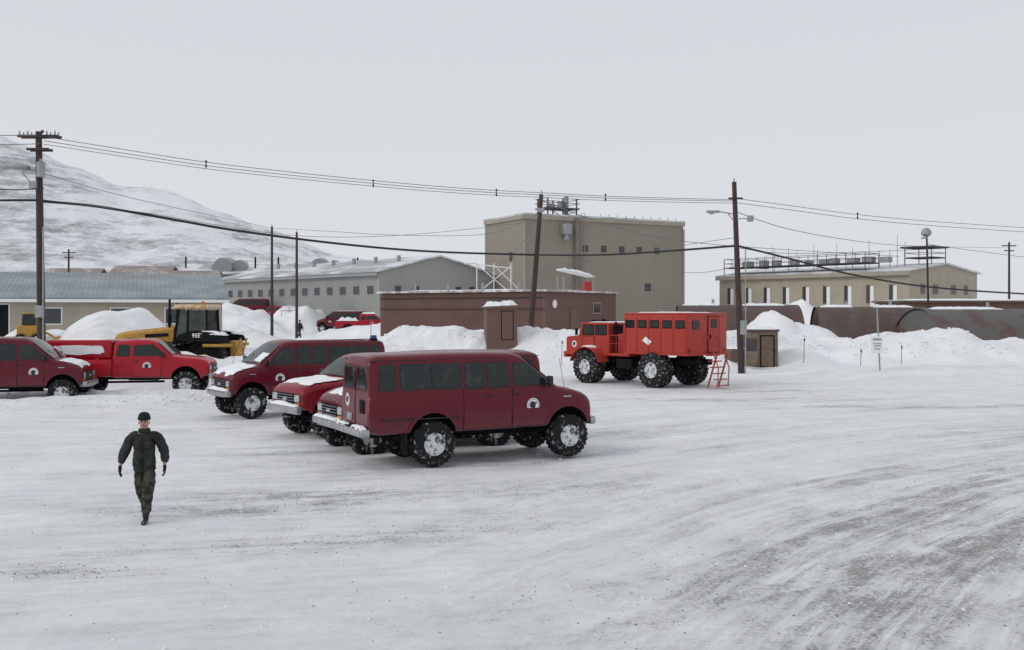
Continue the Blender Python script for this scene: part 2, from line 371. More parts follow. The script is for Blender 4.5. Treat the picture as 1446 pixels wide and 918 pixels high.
def hn(sc,rot,s,det=12,rg=.78):
    mp=n.new('ShaderNodeMapping'); mp.inputs['Rotation'].default_value=rot; mp.inputs['Scale'].default_value=sc; l.new(geo.outputs['Position'],mp.inputs[0])
    t=n.new('ShaderNodeTexNoise'); t.inputs['Scale'].default_value=s; t.inputs['Detail'].default_value=det; t.inputs['Roughness'].default_value=rg; l.new(mp.outputs[0],t.inputs['Vector']); return t.outputs['Fac']
f1=hn((.016,.012,.09),(0,R(-14),R(20)),1.3); f2=hn((.010,.006,.02),(0,0,0),1.0,4,.5); f3=hn((.14,.07,.2),(0,R(30),0),1.0,12,.85)
a1=n.new('ShaderNodeMath'); a1.operation='MULTIPLY_ADD'; l.new(f2,a1.inputs[0]); a1.inputs[1].default_value=.5; l.new(f1,a1.inputs[2])
a2=n.new('ShaderNodeMath'); a2.operation='MULTIPLY_ADD'; l.new(f3,a2.inputs[0]); a2.inputs[1].default_value=.8; l.new(a1.outputs[0],a2.inputs[2])
r=n.new('ShaderNodeMapRange'); r.inputs['From Min'].default_value=1.11; r.inputs['From Max'].default_value=1.32; l.new(a2.outputs[0],r.inputs['Value'])
mx=n.new('ShaderNodeMix'); mx.data_type='RGBA'; mx.inputs[6].default_value=(.78,.79,.815,1); mx.inputs[7].default_value=(.30,.30,.315,1); l.new(r.outputs[0],mx.inputs[0]); l.new(mx.outputs[2],b.inputs['Base Color'])  # rock kept pale so distance haze is part of its colour
me.materials.append(mh); mkobj('hill',me,kind='structure',label='snow streaked rocky hillside with haze toned into its colour')

# ------------------------------------------------------------------ wheel
def make_wheel(parent,x,y,r,w,side,rr=None,chain=False,name='wheel'):
    rr=rr or r*.50
    root=mkobj(name,None,parent,(x,y,r)); root.empty_display_size=.1
    s=side; h=w/2
    prof=[(rr,-h*.85),(rr+.02,-h*.95),(r*.86,-h),(r*.95,-h*.92),(r*.985,-h*.7),(r*.985,h*.7),(r*.95,h*.92),(r*.86,h),(rr+.02,h*.95),(rr,h*.85)]
    m=MB(); m.lathe(prof,44)
    N=26
    for k in range(N):
        a=2*math.pi*k/N
        for sg in (-1,1):
            aa=a+(.5*2*math.pi/N if sg>0 else 0)
            c=Vector((math.cos(aa)*r*.985,sg*h*.5,math.sin(aa)*r*.985))
            rot=Matrix.Rotation(-aa,3,'Y')@Matrix.Rotation(R(18*sg),3,'X')
            m.box(c,(r*.06,h*.78,r*.13),0,rot)
            c2=Vector((math.cos(aa)*r*.92,sg*h*.97,math.sin(aa)*r*.92)); m.box(c2,(r*.1,h*.1,r*.09),0,Matrix.Rotation(-aa,3,'Y'))
    m.obj('tyre',M_TYRE,root)
    m=MB()
    if chain:
        for k in range(10):
            a=2*math.pi*k/10
            m.box((math.cos(a)*r*.9,0,math.sin(a)*r*.9),(r*.22,w*1.04,.03),0,Matrix.Rotation(-a,3,'Y'))
        m.obj('tyre_chain',M_STEEL,root)
        m=MB()
    o=s*h
    m.lathe([(rr*1.02,-h*.8),(rr*1.02,h*.8)],32)
    m.lathe([(rr*1.04,o*.86),(rr*1.0,o*1.0),(rr*.93,o*.98),(rr*.88,o*.62),(rr*.5,o*.55),(rr*.3,o*.8),(rr*.28,o*.98),(.001,o*.99)],32)
    for k in range(8):
        a=2*math.pi*k/8
        m.cyl((math.cos(a)*rr*.42,o*.56,math.sin(a)*rr*.42),(math.cos(a)*rr*.42,o*.68,math.sin(a)*rr*.42),.018,seg=6)
        m.cyl((math.cos(a+.4)*rr*.7,o*.575,math.sin(a+.4)*rr*.7),(math.cos(a+.4)*rr*.7,o*.60,math.sin(a+.4)*rr*.7),.035*r/.5,seg=8,mi=1)
    m.obj('rim',[M_RIM,M_UNDER],root)
    return root

def snow_slab(parent,x0,x1,y0,y1,zf,th=.08,name='snow_cover',seed=0,mtl=None,nx_=14,ny_=10):
    """uneven snow cover lying on a surface zf(x,y)"""
    m=MB();pts=[];F=[]
    for j in range(ny_+1):
        for i in range(nx_+1):
            u=i/nx_;v=j/ny_
            jx=(.10*(x1-x0)*noise.noise(Vector((v*6,seed,.3)))) ; jy=(.10*(y1-y0)*noise.noise(Vector((u*6,seed,7.3))))
            x=x0+(x1-x0)*u+jx;y=y0+(y1-y0)*v+jy
            e=min(u,1-u,v,1-v)*6; e=min(1,e)
            t=th*(sm(e))*(1+.7*noise.noise(Vector((x*3,y*3,seed+.5))))-.012*(1-sm(e))
            pts.append((x,y,zf(x,y)+t))
    W=nx_+1
    for j in range(ny_):
        for i in range(nx_): F.append((j*W+i,j*W+i+1,(j+1)*W+i+1,(j+1)*W+i))
    m.poly(pts,F)
    return m.obj(name,mtl or M_SNOW,parent,ang=80)

# ------------------------------------------------------------------ vehicles (van / pickup)
def section(x,zt,zb,p,hw,belt):
    """closed cross-section ring at station x"""
    b1=min(belt,zt-.26)
    half=[(hw(zb)*.90,zb),(hw(zb+.05)*.985,zb+.03),(hw(zb+.12),zb+.12),(hw((zb+b1)/2)+.012,(zb+b1)/2),(hw(b1-.06)+.006,b1-.06),(hw(b1),b1),
          (hw(zt-.18),zt-.18),(hw(zt-.10)-.014,zt-.10),(hw(zt)-.055,zt-.045),(hw(zt)-.15,zt-.008),(hw(zt)*.5,zt+.018)]
    ring=[(x,y*p,z) for y,z in half]+[(x,0,zt+.026)]+[(x,-y*p,z) for y,z in reversed(half)]
    return ring
def mk_hw(belt,top,wb,wt):
    def hw(z):
        if z<1.05: return wb*(.955+.045*max(0,(z-.65)/.4))
        if z<belt: return wb-.018*(z-1.05)/(belt-1.05)
        return (wb-.018)+(wt-wb+.018)*(z-belt)/(top-belt)
    return hw
def side_plate(m,hw,pts,off,s,mi=0,th=.02):
    P=[(x,s*(hw(z)+off),z) for x,z in pts]; m.prism(P,(0,-s*th,0),mi)
def scale_poly(pts,d):
    cx=sum(p[0] for p in pts)/len(pts);cz=sum(p[1] for p in pts)/len(pts)
    out=[]
    for x,z in pts:
        v=Vector((x-cx,z-cz)); L=v.length; v=v*(L+d)/L; out.append((cx+v.x,cz+v.y))
    return out
def round_poly(pts,r=.07):
    out=[];n=len(pts)
    for i in range(n):
        p=Vector(pts[i]);a=Vector(pts[i-1]);b=Vector(pts[(i+1)%n])
        da=(a-p).normalized()*min(r,(a-p).length*.4);db=(b-p).normalized()*min(r,(b-p).length*.4)
        for t in (0,.33,.67,1):
            q=(p+da).lerp(p,t).lerp(p.lerp(p+db,t),t)
            out.append((q.x,q.y))
    return out
def side_window(parent,hw,pts,s,name='window'):
    pts=round_poly(pts)
    m=MB(); side_plate(m,hw,pts,.010,s); w=m.obj(name,M_GLASS,parent,smooth=False)
    m=MB(); side_plate(m,hw,scale_poly(pts,.035),.004,s); m.obj('frame',M_BLACK,w,smooth=False)
    return w
def door_panel(parent,hw,x0,x1,zs,s,paintm,handle_x,name='door'):
    m=MB()
    for a,b in zip(zs,zs[1:]): side_plate(m,hw,[(x0,a),(x1,a),(x1,b),(x0,b)],.022,s,0,.03)
    d=m.obj(name,paintm,parent,smooth=False)
    m=MB()
    for a,b in zip(zs,zs[1:]):
        aa=a-(.012 if a==zs[0] else 0); bb=b+(.012 if b==zs[-1] else 0)
        side_plate(m,hw,[(x0-.012,aa),(x1+.012,aa),(x1+.012,bb),(x0-.012,bb)],.014,s,0,.03)
    m.obj('door_seam',M_BLACK,d,smooth=False)
    m=MB(); hz=zs[-1]-.16; m.box((handle_x,s*(hw(hz)+.035),hz),(.16,.03,.035),0,None,.008); m.obj('handle',M_BLACK,d)
    return d
def emblem(parent,hw,x,z,s,r=.165,off=.024):
    """white disc with thin dark ring and a dark map of an ice continent"""
    y=s*(hw(z)+off)
    m=MB(); N=32
    def ring(r0,r1,dy,mi):
        pts=[];F=[]
        for k in range(N):
            a=2*math.pi*k/N
            pts.append((x+r0*math.cos(a),y+s*dy,z+r0*math.sin(a)));pts.append((x+r1*math.cos(a),y+s*dy,z+r1*math.sin(a)))
        for k in range(N): F.append((2*k,2*k+1,(2*((k+1)%N))+1,2*((k+1)%N)))
        m.poly(pts,F,mi)
    ring(.0005,r,.0,0); ring(r*.78,r*.84,.003,1)
    pts=[];angs=[0,22,45,65,90,112,128,142,152,165,185,205,230,255,280,305,330,345]
    rad=[.58,.60,.54,.60,.54,.50,.46,.70,.68,.40,.36,.40,.48,.44,.52,.56,.52,.60]
    for a,q in zip(angs,rad): pts.append((x+s*r*q*math.cos(R(a)),y+s*.004,z+r*q*math.sin(R(a))))
    n_=len(pts); pts.append((x,y+s*.004,z)); m.poly(pts,[[k,(k+1)%n_,n_] for k in range(n_)],1)
    return m.obj('emblem',[M_WHITE,M_NAVY],parent,smooth=False)
def clean_cutters(axles,rc,zc,depth=.75,outer=1.3):
    cs=[]
    for ax in axles:
        for s in (1,-1):
            pts=[(ax+rc*math.cos(math.pi*k/20),s*(outer-depth),zc+rc*math.sin(math.pi*k/20)) for k in range(21)]
            pts=[(ax+rc*1.03,s*(outer-depth),zc-.6)]+pts+[(ax-rc*1.03,s*(outer-depth),zc-.6)]
            m=MB(); m.prism(pts,(0,s*depth,0)); cs.append(m.obj('cut',M_UNDER,None))
    return cs
WR=.50
def lamps_front(root,x,zc,p,paintm,van=True):
    m=MB(); m.box((x+.005,0,zc),(.06,1.0,.30),0,None,.01)
    for k in range(4): m.box((x+.04,0,zc-.11+.073*k),(.02,.98,.012),1)
    m.box((x+.045,0,zc),(.02,.24,.10),1,None,.02)
    m.obj('grille',[M_UNDER,M_CHROME],root)
    for s in (1,-1):
        m=MB(); m.box((x-.01,s*.68,zc+.03),(.08,.30,.19),0,None,.02,2); h=m.obj('headlight',M_LENS,root)
        m=MB(); m.box((x-.02,s*.68,zc+.03),(.07,.36,.24),0,None,.02); m.obj('bezel',M_BLACK,h)
        m=MB(); m.box((x-.012,s*.68,zc-.13),(.07,.30,.075),0,None,.01); m.obj('turn_signal',M_AMBER,root)
def undercarriage(root,axles,x0,x1,zb):
    m=MB()
    for s in (1,-1): m.box(((x0+x1)/2,s*.42,zb-.03),(x1-x0,.09,.17))
    for a in axles:
        m.cyl((a,-.85,WR),(a,.85,WR),.06); m.sph((a,.1,WR),.19,sc=(1.1,1,1))
        for s in (1,-1): m.box((a,s*.55,WR+.12),(1.2,.08,.06)); m.cyl((a+.12,s*.5,WR),(a+.2,s*.45,zb+.1),.035)
    m.cyl(((x0+x1)/2-1.2,.1,WR+.03),((x0+x1)/2+1.2,.1,WR+.05),.045)
    m.box((x0+1.2,-.1,zb-.1),(.9,.5,.28),0,None,.04); m.box((0.2,.2,zb-.08),(1.2,.4,.2),0,None,.04)
    m.obj('undercarriage',M_UNDER,root)

def build_van(paintm):
    root=empty('van',(0,0,0))
    hw=mk_hw(1.66,2.45,1.0,.845); belt=1.66
    st=[(-3.24,2.26,.92,.935),(-3.22,2.37,.84,.965),(-3.17,2.44,.78,.985),(-3.0,2.49,.75,1),(-1.5,2.52,.74,1),(-.3,2.52,.74,1),(.25,2.505,.74,1),(.42,2.485,.74,1),(.56,2.435,.74,1),
        (.62,2.395,.74,1),(.9,2.17,.74,1),(1.2,1.93,.74,1),(1.44,1.745,.74,1),(1.52,1.70,.74,1),(1.62,1.67,.74,1),(1.95,1.60,.74,.995),(2.18,1.53,.76,.98),(2.33,1.45,.79,.955),(2.40,1.37,.82,.93),(2.43,1.28,.86,.905)]
    m=MB(); m.loft([section(x,zt,zb,p,hw,belt) for x,zt,zb,p in st])
    body=m.obj('body',[paintm,M_UNDER],root)
    boolean(body,clean_cutters([-1.75,1.75],.58,.62))
    for s in (1,-1):
        wins=[[(-3.02,1.74),(-2.64,1.74),(-2.64,2.27),(-2.97,2.27)],
              [(-2.50,1.74),(-1.80,1.74),(-1.80,2.28),(-2.50,2.28)],[(-1.75,1.74),(-1.05,1.74),(-1.05,2.28),(-1.75,2.28)],
              [(-.93,1.74),(-.48,1.74),(-.48,2.28),(-.93,2.28)],[(-.38,1.74),(.16,1.74),(.16,2.28),(-.38,2.28)]]
        for w in wins: side_window(root,hw,w,s)
        d=door_panel(root,hw,.25,1.10,[.80,1.05,1.66,1.70],s,paintm,.38); d.name='front_door'
        side_window(d,hw,[(.31,1.75),(1.27,1.75),(1.04,1.92),(.66,2.25),(.31,2.25)],s)
        emblem(d,hw,.78,1.27,s)
        door_panel(root,hw,-1.0,.20,[.80,1.05,1.66,1.69],s,paintm,-.36 if s<0 else -.1,'side_door')
        m=MB(); m.box((-1.5,s*(hw(2.38)-.018),2.375),(3.4,.03,.022),0); m.obj('drip_rail',M_BLACK,root,smooth=False)
        m=MB(); m.box((-2.05,s*(hw(1.1)+.012),1.08),(1.9,.03,.025)) ; m.obj('side_moulding',M_BLACK,root,smooth=False)
        m=MB(); m.box((1.72,s*(hw(1.4)+.006),1.44),(.22,.02,.03)) ; m.obj('badge',M_CHROME,root,smooth=False)
        m=MB(); m.box((1.16,s*1.15,1.82),(.08,.2,.27),0,None,.03,2); m.cyl((1.2,s*.95,1.74),(1.16,s*1.1,1.8),.018); m.cyl((1.2,s*.92,1.88),(1.16,s*1.1,1.88),.014)
        m.obj('mirror',M_BLACK,root)
        for ax in (-1.75,1.75):
            m=MB(); 
            for k in range(20):
                a0=math.pi*k/20;a1=math.pi*(k+1)/20
                P=[(ax+q*math.cos(a),s*(hw(.62+q*math.sin(a))*(1 if ax<0 else .995)+.02),.62+q*math.sin(a)) for q,a in [(.58,a0),(.645,a0),(.645,a1),(.58,a1)]]
                if all(p[2]>.72 for p in P): m.prism(P,(0,-s*.06,0))
            m.obj('wheel_arch',paintm,root)
        m=MB(); m.box((-3.2,s*.895,1.42),(.10,.10,.36),0,None,.015); m.obj('tail_light',M_TAIL,root)
        m=MB(); m.box((-3.243,s*.42,1.99),(.03,.62,.46),0,None,.012); w=m.obj('rear_window',M_GLASS,root)
        m=MB(); m.box((-3.232,s*.42,1.99),(.03,.68,.52),0,None,.012); m.obj('frame',M_BLACK,w)
        m=MB(); m.box((-3.236,s*.445,1.32),(.03,.83,.78),0,None,.012); m.obj('rear_door',paintm,root)
        make_wheel(root,-1.75,s*.90,WR,.38,s); make_wheel(root,1.75,s*.90,WR,.38,s)
        m=MB(); m.box((-2.42,s*.9,.52),(.02,.36,.46)); m.obj('mud_flap',M_UNDER,root)
    m=MB(); m.box((-3.235,0,1.45),(.034,.018,1.35)); m.obj('rear_door_seam',M_UNDER,root)
    m=MB(); m.box((-3.262,.36,1.08),(.02,.32,.17),0,None,.005); m.obj('number_plate',M_CHROME,root)
    m=MB(); m.box((-3.26,-.5,1.36),(.03,.3,.3),0,None,.02); m.obj('rear_door_box',M_UNDER,root)
    eo=emblem(root,lambda z:0.0,0,0,1,.15,.0); eo.rotation_euler=(0,0,R(90)); eo.location=(-3.256,.52,1.45)
    pts=[];F=[]
    for i,(x,z,yw) in enumerate([(.655,2.367,.70),(1.0,2.09,.78),(1.42,1.76,.86)]):
        for k in range(7):
            u=-1+2*k/6; pts.append((x+.012,u*yw,z+.012+.03*(1-u*u)))
    for i in range(2):
        for k in range(6): F.append((i*7+k,i*7+k+1,(i+1)*7+k+1,(i+1)*7+k))
    m=MB(); m.poly(pts,F); m.obj('windscreen',M_GLASS,root)
    for s in (1,-1):
        m=MB(); m.cyl((1.42,s*.3+.15,1.80),(1.1,s*.3-.15,2.06),.01,seg=5); m.obj('wiper',M_BLACK,root)
    lamps_front(root,2.44,1.11,1,paintm)
    m=MB(); m.box((2.50,0,.82),(.16,1.86,.20),0,None,.05,2); m.box((2.40,.0,.75),(.3,1.2,.1)); m.obj('front_bumper',M_CHROME,root)
    m=MB(); m.box((-3.33,0,.80),(.20,1.90,.17),0,None,.03,2); m.box((-3.33,0,.895),(.17,1.5,.02),1); m.box((-3.25,0,.78),(.2,.9,.1)); m.obj('rear_bumper',[M_CHROME,M_UNDER],root)
    m=MB(); m.box((-3.38,0,.62),(.12,.12,.12)); m.cyl((-3.4,0,.66),(-3.4,0,.76),.03); m.obj('tow_hitch',M_UNDER,root)
    m=MB(); m.cyl((1.75,-.8,1.62),(1.60,-.82,2.35),.006,seg=5); m.obj('antenna',M_BLACK,root)
    undercarriage(root,[-1.75,1.75],-3.1,2.35,.76)
    return root

def build_pickup(paintm,snowbed=.35):
    root=empty('pickup_truck',(0,0,0))
    hw=mk_hw(1.55,2.2,1.0,.83); belt=1.55
    A=[-1.95,2.05]
    st=[(-3.28,1.44,.88,.97),(-3.22,1.50,.82,.99),(-3.0,1.51,.80,1),(-.80,1.51,.80,1),(-.78,1.505,.80,1),(-.72,1.62,.78,1),(-.68,2.12,.76,1),(-.55,2.22,.76,1),(.1,2.26,.76,1),(.6,2.245,.76,1),
        (.82,2.19,.76,1),(.9,2.14,.76,1),(1.3,1.82,.76,1),(1.52,1.63,.76,1),(1.6,1.60,.76,1),(1.9,1.57,.76,.997),(2.5,1.52,.76,.985),(2.74,1.46,.80,.965),(2.86,1.38,.84,.94),(2.92,1.28,.88,.92)]
    m=MB(); m.loft([section(x,zt,zb,p,hw,belt) for x,zt,zb,p in st])
    body=m.obj('body',[paintm,M_UNDER],root)
    m=MB(); m.box((-2.0,0,1.5),(2.34,1.66,.9)); bedc=m.obj('cut',M_UNDER,None)
    boolean(body,clean_cutters(A,.58,.64)+[bedc])
    for s in (1,-1):
        side_window(root,hw,[(-.58,1.62),(-.10,1.62),(-.10,2.03),(-.50,2.03)],s)
        d=door_panel(root,hw,.02,1.12,[.82,1.05,1.55,1.59],s,paintm,.18); d.name='front_door'
        side_window(d,hw,[(.08,1.63),(1.26,1.63),(1.12,1.76),(.80,2.03),(.08,2.03)],s)
        emblem(d,hw,.58,1.22,s,.16)
        m=MB(); m.box((1.22,s*1.15,1.68),(.08,.2,.25),0,None,.03,2); m.cyl((1.25,s*.95,1.62),(1.22,s*1.1,1.66),.018); m.obj('mirror',M_BLACK,root)
        for ax in A:
            m=MB()
            for k in range(20):
                a0=math.pi*k/20;a1=math.pi*(k+1)/20
                P=[(ax+q*math.cos(a),s*(hw(.64+q*math.sin(a))+.02),.64+q*math.sin(a)) for q,a in [(.58,a0),(.66,a0),(.66,a1),(.58,a1)]]
                if all(p[2]>.72 for p in P): m.prism(P,(0,-s*.06,0))
            m.obj('wheel_arch',paintm,root)
        m=MB(); m.box((-3.25,s*.91,1.25),(.09,.10,.34),0,None,.015); m.obj('tail_light',M_TAIL,root)
        make_wheel(root,A[0],s*.90,WR,.36,s,chain=True); make_wheel(root,A[1],s*.90,WR,.36,s,chain=True)
        m=MB(); m.box((-.74,s*(.995),1.14),(.02,.04,.70)); m.obj('cab_gap',M_UNDER,root)
    pts=[];F=[]
    for i,(x,z,yw) in enumerate([(.93,2.125,.69),(1.25,1.87,.78),(1.5,1.655,.85)]):
        for k in range(7):
            u=-1+2*k/6; pts.append((x+.012,u*yw,z+.012+.03*(1-u*u)))
    for i in range(2):
        for k in range(6): F.append((i*7+k,i*7+k+1,(i+1)*7+k+1,(i+1)*7+k))
    m=MB(); m.poly(pts,F); m.obj('windscreen',M_GLASS,root)
    m=MB(); m.box((-.715,0,1.86),(.03,1.4,.40),0,Matrix.Rotation(R(4),3,'Y'),.01); m.obj('rear_window',M_GLASS,root)
    lamps_front(root,2.93,1.10,1,paintm,False)
    m=MB(); m.box((3.0,0,.82),(.16,1.9,.22),0,None,.05,2); m.obj('front_bumper',M_CHROME,root)
    m=MB(); m.box((-3.36,0,.82),(.18,1.8,.17),0,None,.03,2); m.obj('rear_bumper',M_CHROME,root)
    m=MB(); m.box((-3.275,0,1.17),(.04,1.5,.52),0,None,.015); m.obj('tailgate',paintm,root)
    undercarriage(root,A,-3.2,2.8,.78)
    if snowbed: snow_slab(root,-3.15,-.86,-.83,.83,lambda x,y:1.42,snowbed,'bed_snow',3)
    return root

def place(root,x,y,head,name,dz=0,**kw):
    root.location=(x,y,height(x,y)+dz); root.rotation_euler=(0,0,R(head)); root.name=name
    for k,v in kw.items(): root[{'cat':'category'}.get(k,k)]=v
def repaint(root,old,new):
    for ch in root.children_recursive:
        if ch.type=='MESH' and any(m==old for m in ch.data.materials):
            ch.data=ch.data.copy()
            for i,m in enumerate(ch.data.materials):
                if m==old: ch.data.materials[i]=new
G='lifted station vehicles parked on the snow lot'
van=build_van(M_MAROON)
v2=copy_tree(van); v3=copy_tree(van); v4=copy_tree(van); v5=copy_tree(van); v6=copy_tree(van)
place(van,-.66,24.2,27.4,'van',.03,label='dark maroon lifted passenger van with snowy bumper beside another van',cat='van',group=G)
place(v2,-2.46,26.4,211,'van',-.06,label='dark maroon lifted van parked tight beside another van',cat='van',group=G)
place(v3,-7.65,34.6,216,'van',.03,label='dark maroon lifted van with snowy hood and blue beacon',cat='van',group=G)
place(v4,-18.2,37.1,10,'van',.03,label='dark maroon lifted van parked behind a low snow bank',cat='van',group=G)
place(v5,-20.3,118,172,'van',.35,label='dark red van standing among distant snow drifts',cat='van',group=G)
place(v6,-35.5,133,176,'van',.2,label='small dark red van beside the long grey building',cat='van',group=G)
def hoodz(x,y): return lerp_tab([(1.5,1.72),(1.62,1.695),(1.95,1.625),(2.18,1.555),(2.33,1.47),(2.46,1.34)],x)
snow_slab(v3,1.5,2.38,-.85,.85,hoodz,.06,'hood_snow',2); snow_slab(v4,1.55,2.36,-.8,.8,hoodz,.05,'hood_snow',5)
snow_slab(v3,1.0,1.42,.1,.75,lambda x,y:2.115-(x-1.0)*.79,.04,'windscreen_snow',4)
snow_slab(v2,1.8,2.3,-.5,.6,hoodz,.03,'hood_snow',8)
for v,a,b,sd in ((v3,-2.6,.1,4),(v5,-2.9,.4,5)):
    snow_slab(v,a,b,-.6,.6,lambda x,y:2.535,.03,'roof_snow',sd)
snow_slab(van,-3.42,-3.26,-.9,-.1,lambda x,y:.885,.06,'bumper_snow',2); snow_slab(van,-3.42,-3.26,.2,.93,lambda x,y:.885,.05,'bumper_snow',4)
snow_slab(v2,2.42,2.60,-.8,.8,lambda x,y:.92,.06,'bumper_snow',3); snow_slab(v3,2.42,2.60,-.8,.8,lambda x,y:.92,.09,'bumper_snow',6)
m=MB(); m.cyl((0,0,0),(0,0,.05),.15,seg=20,mi=1); m.lathe([(.12,.05),(.13,.10),(.10,.17),(.001,.18)],20,0,'Z')
bc=m.obj('beacon',[M_BLUE,M_UNDER],v3); bc.location=(-2.9,.62,2.475)
pk=build_pickup(M_RED)
p2=copy_tree(pk); p3=copy_tree(pk); p4=copy_tree(pk)
place(pk,-14.95,40.2,6,'pickup_truck',.12,label='bright red pickup with snow plastered bed cap',cat='pickup truck',group=G)
place(p2,-3.93,29.57,218,'pickup_truck',.0,label='dark red pickup with snowy hood parked between two vans',cat='pickup truck',group=G)
place(p3,-15.6,108,5,'pickup_truck',.3,label='distant red pickup truck half covered with snow',cat='pickup truck',group=G)
place(p4,-30.6,131,175,'pickup_truck',.6,label='small red pickup truck beside the long grey building',cat='pickup truck',group=G)
repaint(p2,M_RED,M_DRED)
m=MB(); m.box((-2.02,0,1.87),(2.50,1.80,.74),0,None,.10,3); cap=m.obj('bed_cap',M_RED,pk)
for s in (1,-1):
    pts=[]
    for k in range(24):
        a=2*math.pi*k/24; rx=.98+.10*noise.noise(Vector((k*.9,s,1))); rz=.17+.07*noise.noise(Vector((k*.7,s,4)))
        c,q=math.cos(a),math.sin(a); pts.append((-2.05+rx*math.copysign(abs(c)**.4,c),s*.905,1.86+rz*math.copysign(abs(q)**.4,q)))
    m=MB(); m.prism(pts,(0,s*.02,0)); m.obj('side_snow',M_SNOW,pk)
snow_slab(pk,-2.9,-1.2,-.6,.6,lambda x,y:2.24,.04,'roof_snow',6)
def phood(x,y): return lerp_tab([(1.52,1.66),(1.6,1.63),(1.9,1.60),(2.5,1.55),(2.8,1.45)],x)
snow_slab(p2,1.6,2.7,-.75,.85,phood,.05,'hood_snow',2); snow_slab(p3,1.6,2.7,-.8,.8,phood,.1,'hood_snow',2); snow_slab(p3,-.5,.9,-.7,.7,lambda x,y:2.27,.12,'roof_snow',2)
for q in (-1,1): snow_slab(p3,-3.1,-.9,q*.90-.1,q*.90+.1,lambda x,y:1.51,.16,'rail_snow',6+q)
snow_slab(p2,2.92,3.08,-.8,.8,lambda x,y:.93,.08,'bumper_snow',6)
root=empty('shipping_container',(-20.6,124,2.9),R(10),label='pale green white shipping container near grey building',cat='container')
m=MB(); m.box((2.8,1.2,1.25),(5.4,2.4,2.3),0,None,.03)
for k in range(14): m.box((.3+.38*k,-.02,1.25),(.16,.06,2.0))
m.obj('container_body',mat('pale_green_paint',(.60,.68,.65),.6,0,(.76,.78,.78),1,.5,.7),root)
for x in (.6,2.2):
    m=MB(); m.box((x,-.07,1.6),(.8,.04,.6)); m.obj('side_panel',M_DARKWIN,root)
m=MB(); m.box((2.8,1.2,-1.3),(5.0,2.0,2.7),0,None,.1); m.obj('snow_base',M_SNOW,root)
snow_slab(root,0.1,5.5,0,2.4,lambda x,y:2.42,.2,'roof_snow',2)

